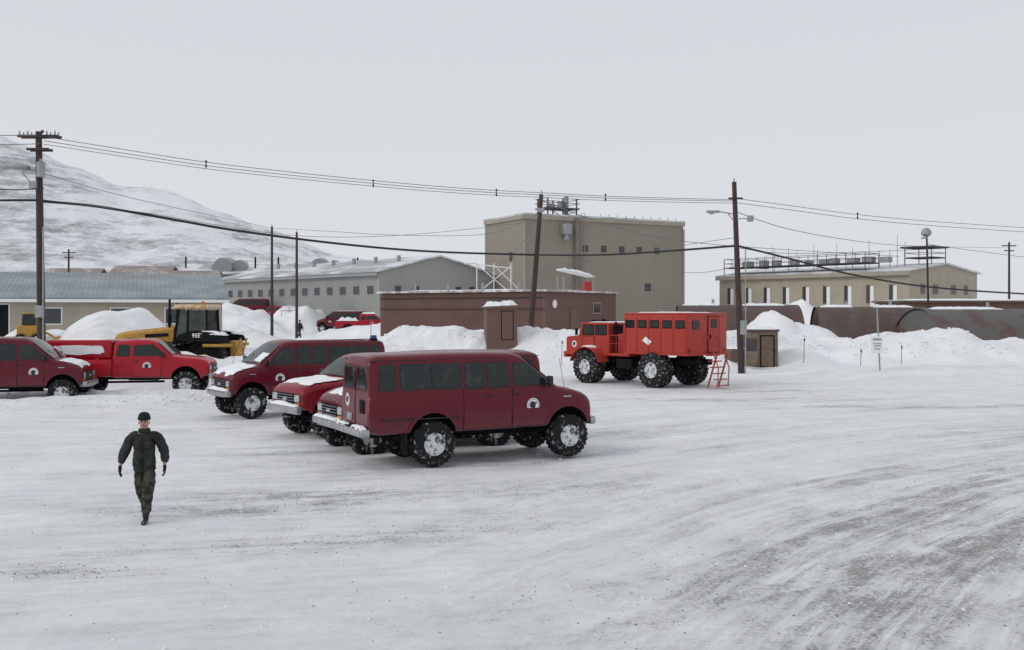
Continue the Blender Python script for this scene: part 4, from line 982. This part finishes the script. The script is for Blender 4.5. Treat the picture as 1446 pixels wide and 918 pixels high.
m.obj('crate_body',M_CRATE,root); snow_slab(root,-.5,.5,-.4,.4,lambda x,y:.8,.12,'top_snow',3)

# ------------------------------------------------------------------ poles and cables
GP='wooden utility poles around the lot'
def pole(name,base,top,r0,r1,label,cat='utility pole',group=GP):
    root=empty(name,base,0,label=label,cat=cat)
    if group: root['group']=group
    t=Vector(top)-Vector(base); m=MB(); m.cyl((0,0,-1),tuple(t),r0,r1,seg=14); m.obj('pole',M_WOOD,root); return root,t
def ins(root,p):
    m=MB(); m.cyl(p,(p[0],p[1],p[2]+.22),.05,.03,seg=8); m.obj('insulator',M_STEEL,root)
pr,t=pole('utility_pole',(-23.4,50,height(-23.4,50)),(-23.55,50,12.45),.21,.15,'tall dark wooden utility pole with double crossarms and transformer')
for z,w in ((t.z-.25,2.0),(t.z-.9,1.1)):
    for yy in (-.2,.2):
        m=MB(); m.box((-.1,yy,z),(w,.1,.12)); m.obj('crossarm',M_WOOD,pr)
m=MB(); m.box((-.1,0,t.z-.1),(.1,1.6,.12),0,Matrix.Rotation(R(35),3,'Z')); m.obj('crossarm',M_WOOD,pr)
for x in (-1.0,-.6,.35,.75): ins(pr,(x,-.2,t.z-.2)); ins(pr,(x,.2,t.z-.2))
m=MB(); m.cyl((.1,-.3,t.z-2.3),(.1,-.3,t.z-1.55),.2,seg=16); m.cyl((.1,-.3,t.z-1.55),(.1,-.3,t.z-1.4),.07); m.obj('transformer',M_STEEL,pr)
m=MB(); m.box((-.3,-.2,t.z-2.7),(.35,.3,.4)); m.obj('junction_box',M_STEEL,pr)
m=MB(); m.cyl((0,0,t.z-1.95),(-1.9,-.1,t.z-1.78),.06); m.cyl((0,0,t.z-3.2),(-1.0,0,t.z-2.0),.03); m.obj('lamp_arm',M_STEEL,pr)
m=MB(); m.box((-1.25,-.15,t.z-1.78),(1.4,.45,.2),0,None,.07); m.obj('lamp_head',M_STEEL,pr)
m=MB(); m.box((0,-.24,1.8),(.4,.16,.6)); m.cyl((.16,-.2,0),(.16,-.2,6),.04); m.obj('meter_box',M_STEEL,pr)
pr,t=pole('utility_pole',(1.15,71.5,height(1.15,71.5)-.3),(2.1,72,11.9),.22,.15,'leaning dark wooden utility pole standing in snow bank')
ins(pr,(t.x,0,t.z)); m=MB(); m.box((t.x-.05,-.2,t.z-1.2),(.5,.1,.3)); m.obj('bracket',M_STEEL,pr)
pr,t=pole('street_lamp',(13.05,57,height(13,57)),(12.6,57,10.85),.20,.13,'dark wooden pole with street lamp arm and floodlight','street lamp',None)
z=t.z-1.75; m=MB(); m.cyl((t.x+.1,0,z-.1),(-1.4,-.3,z+.05),.035); m.cyl((t.x+.1,0,z-.6),(-.9,-.2,z-.0),.025); m.obj('lamp_arm',M_STEEL,pr)
m=MB(); m.box((-1.72,-.35,z+.03),(.75,.3,.14),0,None,.06,2); m.sph((-1.8,-.35,z-.05),.15,1,(1,.8,.6)); m.obj('lamp_head',[M_STEEL,M_LENS],pr)
m=MB(); m.cyl((t.x+.1,-.1,z-.35),(.4,-.3,z-.35),.03); m.box((.4,-.3,z-.35),(.34,.3,.34),0,None,.05); m.obj('floodlight',M_STEEL,pr)
ins(pr,(t.x,0,t.z)); m=MB(); m.box((t.x+.05,-.16,t.z-.95),(.8,.1,.1)); m.obj('crossarm',M_WOOD,pr)
m=MB(); m.box((.02,-.25,2.6),(.35,.2,.8)); m.cyl((.15,-.2,0),(.15,-.2,7),.035); m.obj('meter_box',M_STEEL,pr)
for px,py,d in ((384,320,100),(419,328,100)):
    X=(px-723)/1419*d; pr,t=pole('utility_pole',(X,d,height(X,d)),(X,d,3.5+(440-py)/1419*d),.16,.11,'thin dark wooden pole beside long grey building')
    ins(pr,(0,0,t.z))
for px,py,d in ((97,352,150),(1425,342,140)):
    X=(px-723)/1419*d; pr,t=pole('utility_pole',(X,d,height(X,d)),(X,d,3.5+(440-py)/1419*d),.18,.13,'distant wooden utility pole with crossarm')
    for z,w in ((.5,2.0),(1.2,1.4)):
        m=MB(); m.box((0,0,t.z-z),(w,.12,.15)); m.obj('crossarm',M_WOOD,pr)
d=88;X=(1312-723)/1419*d
root=empty('street_lamp',(X,d,height(X,d)),0,label='slender pole with round lamp head above arched huts',cat='street lamp')
m=MB(); m.cyl((0,0,0),(-.2,0,9.7),.11,.08,seg=10); m.obj('pole',M_WOOD,root)
m=MB(); m.lathe([(.001,.0),(.24,.05),(.42,.22),(.44,.42),(.32,.68),(.1,.8),(.001,.8)],20,0,'Z',(-.25,0,9.7)); m.box((-.45,0,9.6),(.4,.3,.12)); m.obj('lamp_head',M_STEEL,root)
X,Y=19.0,52.0
root=empty('posted_sign',(X,Y,height(X,Y)),R(-8),label='small white notice sign on a thin post in snow',cat='sign')
m=MB(); m.cyl((.05,0,-.3),(-.12,0,3.45),.045,.04,seg=8); m.obj('post',M_STEEL,root)
m=MB(); m.box((-.12,-.06,1.35),(.62,.03,.9),0,Matrix.Rotation(R(-4),3,'Y'),.01); m.obj('sign_panel',M_WHITE,root)
m=MB(); m.box((-.12,-.085,1.62),(.42,.01,.10)); m.box((-.12,-.085,1.40),(.40,.01,.05)); m.box((-.10,-.085,1.28),(.34,.01,.05)); m.box((-.1,-.085,1.12),(.28,.01,.05)); m.obj('sign_marking',M_STEEL,root,smooth=False)
m=MB(); m.box((-.15,0,3.35),(.3,.12,.16),0,None,.02); m.obj('post_cap',M_WHITE,root)

def cable(name,pts,r,mtl,label,spacers=()):
    """pts: (bearing, elevation, depth) survey points, converted to metres"""
    P=[Vector(((x-723)/1419*d,d,3.5+(440-y)/1419*d)) for x,y,d in pts]
    Q=[]
    n=len(P)
    for i in range(n-1):
        p0=P[max(i-1,0)];p1=P[i];p2=P[i+1];p3=P[min(i+2,n-1)]
        for k in range(8):
            t=k/8; Q.append(.5*((2*p1)+(-p0+p2)*t+(2*p0-5*p1+4*p2-p3)*t*t+(-p0+3*p1-3*p2+p3)*t**3))
    Q.append(P[-1])
    m=MB(); S=6; V=[];F=[]
    for i,q in enumerate(Q):
        tg=(Q[min(i+1,len(Q)-1)]-Q[max(i-1,0)]).normalized(); a=tg.cross(Vector((0,0,1))).normalized(); b=a.cross(tg)
        for k in range(S): V.append(q+r*(a*math.cos(2*math.pi*k/S)+b*math.sin(2*math.pi*k/S)))
    for i in range(len(Q)-1):
        for k in range(S): F.append((i*S+k,i*S+(k+1)%S,(i+1)*S+(k+1)%S,(i+1)*S+k))
    m.poly(V,F)
    return m.obj(name,mtl,None,label=label,cat='cable',group='overhead cables')
def dd(x,x0,d0,x1,d1): u=(x-x0)/(x1-x0); return 1/((1/d0)*(1-u)+(1/d1)*u)
def span(pts,d0,d1):
    x0,x1=pts[0][0],pts[-1][0]; return [(x,y,dd(x,x0,d0,x1,d1)) for x,y in pts]
lt='thin overhead electric cable sagging between wooden poles'
top1=[(62,193),(180,212),(291,229),(410,243),(527,255),(615,263),(701,269),(780,273),(855,277),(950,280),(1037,282)]
cable('overhead_cable',span(top1,50,57),.018,M_WIRE2,lt)
cable('overhead_cable',span([(x,y+6-4*(x/1037)) for x,y in top1],50,57),.018,M_WIRE2,lt)
cable('overhead_cable',span([(x,y+11-6*(x/1037)) for x,y in top1],50,57),.016,M_WIRE2,lt)
r1=[(1037,280),(1120,291),(1211,303),(1320,313),(1500,325)]
cable('overhead_cable',span(r1,57,70),.018,M_WIRE2,lt)
cable('overhead_cable',span([(x,y+6) for x,y in r1],57,70),.018,M_WIRE2,lt)
cable('overhead_cable',span([(-120,186),(-20,191),(60,191)],45,50),.02,M_WIRE2,lt)
cable('overhead_cable',span([(-120,196),(-20,204),(60,203)],45,50),.02,M_WIRE2,lt)
th_='thick black bundled overhead cable slung between poles'
cable('overhead_cable',span([(-120,286),(0,283),(57,283)],45,50),.06,M_WIRE,th_)
cable('overhead_cable',span([(57,284),(140,292),(250,311),(330,325),(450,341),(560,352),(650,357),(756,360)],50,71.8),.075,M_WIRE,th_)
cable('overhead_cable',span([(756,360),(850,360),(950,354),(1041,347)],71.8,57),.07,M_WIRE,th_)
cable('overhead_cable',span([(1041,347),(1110,364),(1200,387),(1310,405),(1446,415),(1540,418)],57,72),.06,M_WIRE,th_)
cable('overhead_cable',span([(60,282),(200,300),(320,320),(420,333),(530,334),(640,326),(762,312)],50,72),.016,M_WIRE2,lt)
cable('overhead_cable',span([(62,245),(200,283),(384,322)],50,100),.018,M_WIRE2,lt)
cable('overhead_cable',span([(384,322),(470,327),(560,332),(690,330),(762,300)],100,72),.022,M_WIRE2,lt)
cable('overhead_cable',span([(762,282),(860,318),(960,340),(1100,352),(1270,362)],72,120),.028,M_WIRE2,lt)
cable('overhead_cable',span([(1042,300),(1120,325),(1230,343),(1310,348),(1425,350)],57,140),.022,M_WIRE2,lt)
cable('overhead_cable',span([(1042,350),(1130,358),(1310,352)],57,88),.02,M_WIRE2,lt)
cable('overhead_cable',span([(1042,335),(930,352),(820,372),(760,385)],57,76),.016,M_WIRE2,lt)
cable('overhead_cable',span([(762,290),(740,340),(700,380),(670,400)],72,115),.022,M_WIRE2,lt)
cable('overhead_cable',span([(1310,345),(1360,352),(1500,370)],88,90),.022,M_WIRE2,lt)
cable('overhead_cable',span([(762,345),(860,375),(980,385),(1042,375)],72,57),.016,M_WIRE2,lt)
cable('overhead_cable',span([(62,265),(20,268),(-60,262)],50,46),.03,M_WIRE,lt)
for x,y in ((291,232),(527,259),(701,272),(855,279),(1211,305)):
    d=dd(x,62,50,1037,57) if x<1037 else dd(x,1037,57,1500,70)
    root=MB(); X=(x-723)/1419*d; Z=3.5+(440-y)/1419*d
    root.box((0,0,0),(.05,.05,.42),0,None,.01); root.box((0,0,.16),(.10,.08,.05)); root.box((0,0,-.1),(.10,.08,.05))
    root.obj('cable_spacer',M_WIRE,None,loc=(X,d,Z),label='small vertical spacer clamped on overhead cables',cat='cable spacer',group='cable spacers')

# ------------------------------------------------------------------ misc near left pole
root=empty('yellow_loader',(-26.4,55,1.7),R(20),label='small yellow machine half hidden behind snow beside pole',cat='machine')
m=MB(); m.box((0,0,.55),(1.2,1.0,1.0),0,None,.06,2); m.obj('machine_body',M_YEL,root)
m=MB(); m.box((.0,0,1.35),(.7,.8,.6),0,None,.04); m.obj('cab',M_GLASS,root)
m=MB(); m.box((0,0,1.7),(.85,.95,.08),0,None,.02); m.obj('cab_roof',M_YEL,root)
m=MB(); m.cyl((.7,.3,.7),(1.4,.3,.3),.05);m.cyl((.7,-.3,.7),(1.4,-.3,.3),.05); m.box((1.5,0,.25),(.3,1.2,.4),0,None,.05); m.obj('bucket',M_YEL,root)
for x in (-.4,.4):
    for s in (1,-1): make_wheel(root,x,s*.55,.3,.2,s)
root=empty('railing',(-28,122,2.9),R(12),label='grey pipe railing on a snow slope',cat='railing')
m=MB()
for k in range(5): m.cyl((k*.9,0,-2),(k*.9,0,1.3),.04,seg=6)
m.cyl((0,0,1.3),(3.6,0,1.3),.04,seg=6); m.cyl((0,0,.7),(3.6,0,.7),.04,seg=6); m.obj('rail',M_STEEL,root)
for (x,y,h) in ((-9.3,66,1.8),(17.7,61,1.5),(20.8,60,1.2),(24,62,1.4),(3.1,63,1.5),(6,62.5,1.3)):
    m=MB(); m.cyl((0,0,-.3),(.05,0,h),.02,seg=6); m.box((.05,0,h-.12),(.10,.02,.16)); m.obj('marker_stake',M_CRATE,None,loc=(x,y,height(x,y)),label='thin wooden marker stake stuck in snow',cat='stake',group='marker stakes')

# ------------------------------------------------------------------ people
def skin_mesh(chains,sub=2,roots=(0,)):
    vs,es,rs,rt=chains
    me=bpy.data.meshes.new('sk'); me.from_pydata([Vector(v) for v in vs],es,[])
    o=bpy.data.objects.new('sk',me); COL.objects.link(o)
    bpy.context.view_layer.objects.active=o
    md=o.modifiers.new('s','SKIN'); md.use_smooth_shade=True
    sv=me.skin_vertices[0].data
    for i,r_ in enumerate(rs):
        sv[i].radius=r_ if isinstance(r_,(tuple,list)) else (r_,r_)
        sv[i].use_root=(i in rt)
    ms=o.modifiers.new('u','SUBSURF'); ms.levels=sub; ms.render_levels=sub
    dg=bpy.context.evaluated_depsgraph_get(); dg.update()
    out=bpy.data.meshes.new_from_object(o.evaluated_get(dg)); bpy.data.objects.remove(o)
    return out
M_SKIN=mat('face_skin',(.42,.24,.18),.6,0,(.36,.18,.14),8,.4,.7)
M_JACKET=mat('dark_green_jacket',(.024,.027,.024),.9,0,(.042,.044,.04),5,.4,.6,bump=.5,bscale=9,spec=.2)
M_CAMO=mat('dark_camouflage_cloth',(.022,.024,.02),.9,0,(.07,.066,.06),9,.47,.56,bump=.4,bscale=10,spec=.2)
M_KNIT=mat('black_knit',(.008,.008,.010),.95,0,None,bump=.6,bscale=60)
M_BOOT=mat('worn_boot',(.03,.025,.022),.8,0,(.35,.35,.36),14,.6,.75)
M_EYE=mat('dark_eye',(.02,.015,.012),.4)
def skin_part(name,vs,es,rs,rt,mtl,parent,sub=2,disp=0,dscale=.1):
    me=skin_mesh((vs,es,rs,rt),sub)
    me.materials.clear(); me.materials.append(mtl)
    for p in me.polygons: p.material_index=0; p.use_smooth=True
    if disp:
        for v in me.vertices:
            q=noise.noise(v.co/dscale)+.5*noise.noise(v.co/(dscale*.45)+Vector((3,1,2)))
            v.co+=v.normal*disp*q
    return mkobj(name,me,parent)
def person(loc,rotz,label,detail=True,sc=1.0):
    root=empty('person',loc,rotz,label=label,cat='person'); root.scale=(sc,)*3
    hipL=(.095,.0,.93);hipR=(-.095,.01,.93)
    kL=(.085,-.16,.52);kR=(-.065,.06,.50)
    aL=(.055,-.20,.10);aR=(-.03,.36,.16)
    shL=(.185,0,1.44);shR=(-.185,.0,1.44)
    elL=(.31,.05,1.18);elR=(-.32,.02,1.18)
    wrL=(.34,-.08,.93);wrR=(-.38,-.06,.93)
    V=[(0,0,.96),(0,0,1.12),(0,-.01,1.30),(0,-.01,1.43),(0,-.02,1.53),(0,-.035,1.60),(0,-.04,1.68),(0,-.03,1.755),
       hipL,kL,aL,hipR,kR,aR,shL,elL,wrL,shR,elR,wrR]
    E=[(0,1),(1,2),(2,3),(3,4),(4,5),(5,6),(6,7),(0,8),(8,9),(9,10),(0,11),(11,12),(12,13),(3,14),(14,15),(15,16),(3,17),(17,18),(18,19)]
    Rr=[(.13,.10),(.13,.10),(.14,.11),(.12,.09),(.058,.058),(.068,.075),(.078,.092),(.062,.075),.08,.055,.04,.08,.055,.04,.06,.042,.028,.06,.042,.028]
    body=skin_part('body',V,E,Rr,[0],M_SKIN,root)
    bm=bmesh.new(); bm.from_mesh(body.data)
    def add(fn,*a,**k):
        t=MB(); getattr(t,fn)(*a,**k); me=bpy.data.meshes.new('q'); t.bm.to_mesh(me); bm.from_mesh(me); t.bm.free()
    add('sph',(0,-.128,1.655),.016,0,(.8,1.2,1.5),10)
    add('sph',(0,-.108,1.615),.022,2,(1.1,.5,.3),10)
    for s in (1,-1):
        add('sph',(s*.030,-.115,1.682),.0115,1,(1.2,.6,.8),8); add('sph',(s*.03,-.117,1.70),.016,2,(1.3,.5,.35),8); add('sph',(s*.083,-.03,1.66),.026,0,(.35,.8,1.2),10)
    for f in bm.faces: f.smooth=True
    bm.to_mesh(body.data); bm.free(); body.data.materials.append(M_EYE); body.data.materials.append(mat('lip_brow',(.16,.09,.07),.7))
    V=[(0,0,.81),(0,.0,.92),(0,0,1.10),(0,-.01,1.28),(0,-.01,1.40),(0,-.012,1.50),(.10,0,1.445),shL,(.26,.03,1.31),elL,(.335,-.01,1.06),(.341,-.065,.975),(-.10,0,1.445),shR,(-.265,.01,1.31),elR,(-.355,-.02,1.06),(-.378,-.052,.975)]
    E=[(0,1),(1,2),(2,3),(3,4),(4,5),(4,6),(6,7),(7,8),(8,9),(9,10),(10,11),(4,12),(12,13),(13,14),(14,15),(15,16),(16,17)]
    Rr=[(.195,.15),(.20,.16),(.19,.155),(.20,.155),(.165,.125),(.095,.09),(.105,.105),(.102,.102),(.092,.092),(.086,.086),(.074,.074),(.052,.052),(.105,.105),(.102,.102),(.092,.092),(.086,.086),(.074,.074),(.052,.052)]
    skin_part('jacket',V,E,Rr,[2],M_JACKET,root,3 if detail else 2,.016,.09)
    for s in (1,-1):
        for p,d in (((s*.10,-.165,1.02),(.12,.03,.15)),((s*.095,-.165,1.30),(.10,.03,.12))):
            m=MB(); m.box(p,d,0,None,.012); m.obj('jacket_pocket',M_JACKET,root)
    m=MB(); m.box((0,-.17,1.16),(.018,.02,.55),0,None,.004); m.obj('jacket_zip',M_KNIT,root)
    m=MB(); m.lathe([(.085,-.02),(.1,0),(.098,.05),(.082,.065),(.075,.05)],20,0,'Z',(0,-.02,1.50)); m.obj('collar',M_JACKET,root)
    V=[(0,0,.98),(0,0,.90),hipL,(.095,-.08,.74),kL,(.07,-.185,.32),(.056,-.205,.14),hipR,(-.08,.03,.74),kR,(-.048,.20,.34),(-.032,.34,.19)]
    E=[(0,1),(1,2),(2,3),(3,4),(4,5),(5,6),(1,7),(7,8),(8,9),(9,10),(10,11)]
    Rr=[(.14,.11),(.15,.12),.112,.112,.096,.088,.070,.112,.112,.096,.088,.070]
    skin_part('trousers',V,E,Rr,[0],M_CAMO,root,3 if detail else 2,.014,.07)
    for (ax,ay,az),dirn in ((aL,(0.02,-1,-.0)),(aR,(-.02,-.75,-.62))):
        d=Vector(dirn).normalized(); A=Vector((ax,ay,az)); heel=A+Vector((0,.02,-.055)) if az<.12 else A+Vector((0,.035,-.03))
        ball=heel+d*.14; toe=heel+d*.22
        V=[A+Vector((0,0,.13)) if az<.12 else A+Vector((0,-.02,.13)),A+Vector((0,0,.03)),heel-d*.03,ball,toe]
        skin_part('boot',[tuple(v) for v in V],[(0,1),(1,2),(2,3),(3,4)],[.058,.052,(.046,.046),(.05,.04),(.04,.03)],[0],M_BOOT,root)
    for s,wr in ((1,wrL),(-1,wrR)):
        w=Vector(wr); V=[];E=[];Rr=[];rt=[]
        dn=Vector((s*.02,-.12,-.99)).normalized(); side=Vector((0,-1,.1)).normalized(); inn=Vector((-s,0,0))
        def chain(ps,rs):
            b=len(V); rt.append(b)
            for i,(p,r_) in enumerate(zip(ps,rs)):
                V.append(tuple(p)); Rr.append(r_)
                if i: E.append((b+i-1,b+i))
        chain([w+dn*-.03,w+dn*.02,w+dn*.06,w+dn*.095],[(.034,.032),(.032,.036),(.024,.046),(.022,.043)])
        for k,(o,Lf) in enumerate(((.034,.070),(.012,.080),(-.011,.075),(-.033,.058))):
            b=w+dn*.088+side*o
            chain([b,b+dn*Lf*.45+inn*.006,b+dn*Lf*.8+inn*.02,b+dn*Lf*.98+inn*.036],[.0125,.012,.011,.009])
        b=w+dn*.03+side*.034
        chain([b,b+dn*.03+side*.022+inn*.006,b+dn*.058+side*.028+inn*.016],[.015,.0135,.011])
        skin_part('glove',V,E,Rr,rt,M_KNIT,root,2)
    m=MB(); m.lathe([(.098,1.705),(.104,1.712),(.104,1.745),(.099,1.75),(.094,1.78),(.075,1.815),(.04,1.835),(.001,1.84)],24,0,'Z',(0,-.03,0)); m.obj('knit_hat',M_KNIT,root)
    return root
X,Y=-6.16,16.85
person((X,Y,height(X,Y-.2)-.005),R(8),'person in dark jacket, camouflage trousers and black knit hat walking')
X,Y=-22.2,105
person((X,Y,height(X,Y)-.02),R(150),'distant person in dark clothing walking between snow drifts',False,1.1)

# ------------------------------------------------------------------ world, sun, camera
w=bpy.data.worlds.new('World'); scene.world=w; w.use_nodes=True
nt=w.node_tree;n=nt.nodes;l=nt.links; bg=n['Background']
sky=n.new('ShaderNodeTexSky'); sky.sky_type='NISHITA'; sky.sun_disc=False; sky.dust_density=6; sky.air_density=1.5
hs=n.new('ShaderNodeHueSaturation'); hs.inputs['Saturation'].default_value=.25; l.new(sky.outputs[0],hs.inputs['Color'])
tc=n.new('ShaderNodeTexCoord'); sp=n.new('ShaderNodeSeparateXYZ'); l.new(tc.outputs['Generated'],sp.inputs[0])
cr=n.new('ShaderNodeValToRGB'); l.new(sp.outputs[2],cr.inputs[0])
e=cr.color_ramp.elements
e[0].position=0; e[0].color=(.76,.785,.82,1)
e[1].position=1; e[1].color=(.69,.715,.75,1)
x=e.new(.12); x.color=(.74,.765,.805,1)
x=e.new(.30); x.color=(.69,.72,.765,1)
vm=n.new('ShaderNodeVectorMath'); vm.operation='SCALE'; vm.inputs['Scale'].default_value=10.0; l.new(cr.outputs[0],vm.inputs[0])
mx=n.new('ShaderNodeMix'); mx.data_type='RGBA'; mx.inputs[0].default_value=.92; l.new(hs.outputs[0],mx.inputs[6]); l.new(vm.outputs[0],mx.inputs[7])
l.new(mx.outputs[2],bg.inputs['Color']); bg.inputs['Strength'].default_value=.1
sun=bpy.data.lights.new('sun','SUN'); sun.energy=.75; sun.angle=R(22); sun.color=(1,.975,.94)
so=bpy.data.objects.new('sun',sun); COL.objects.link(so); so.location=(0,0,50)
az=R(245); el=R(36)
dirv=Vector((math.sin(az)*math.cos(el),math.cos(az)*math.cos(el),math.sin(el)))
so.rotation_euler=dirv.to_track_quat('Z','Y').to_euler(); sky.sun_rotation=az; sky.sun_elevation=el
cam=bpy.data.cameras.new('camera'); co=bpy.data.objects.new('camera',cam); COL.objects.link(co)
co.location=(0,0,3.5); co.rotation_euler=(R(90),0,0); cam.sensor_width=36; cam.lens=36*1419/1446; cam.shift_y=-19/1446; cam.clip_end=20000
scene.camera=co
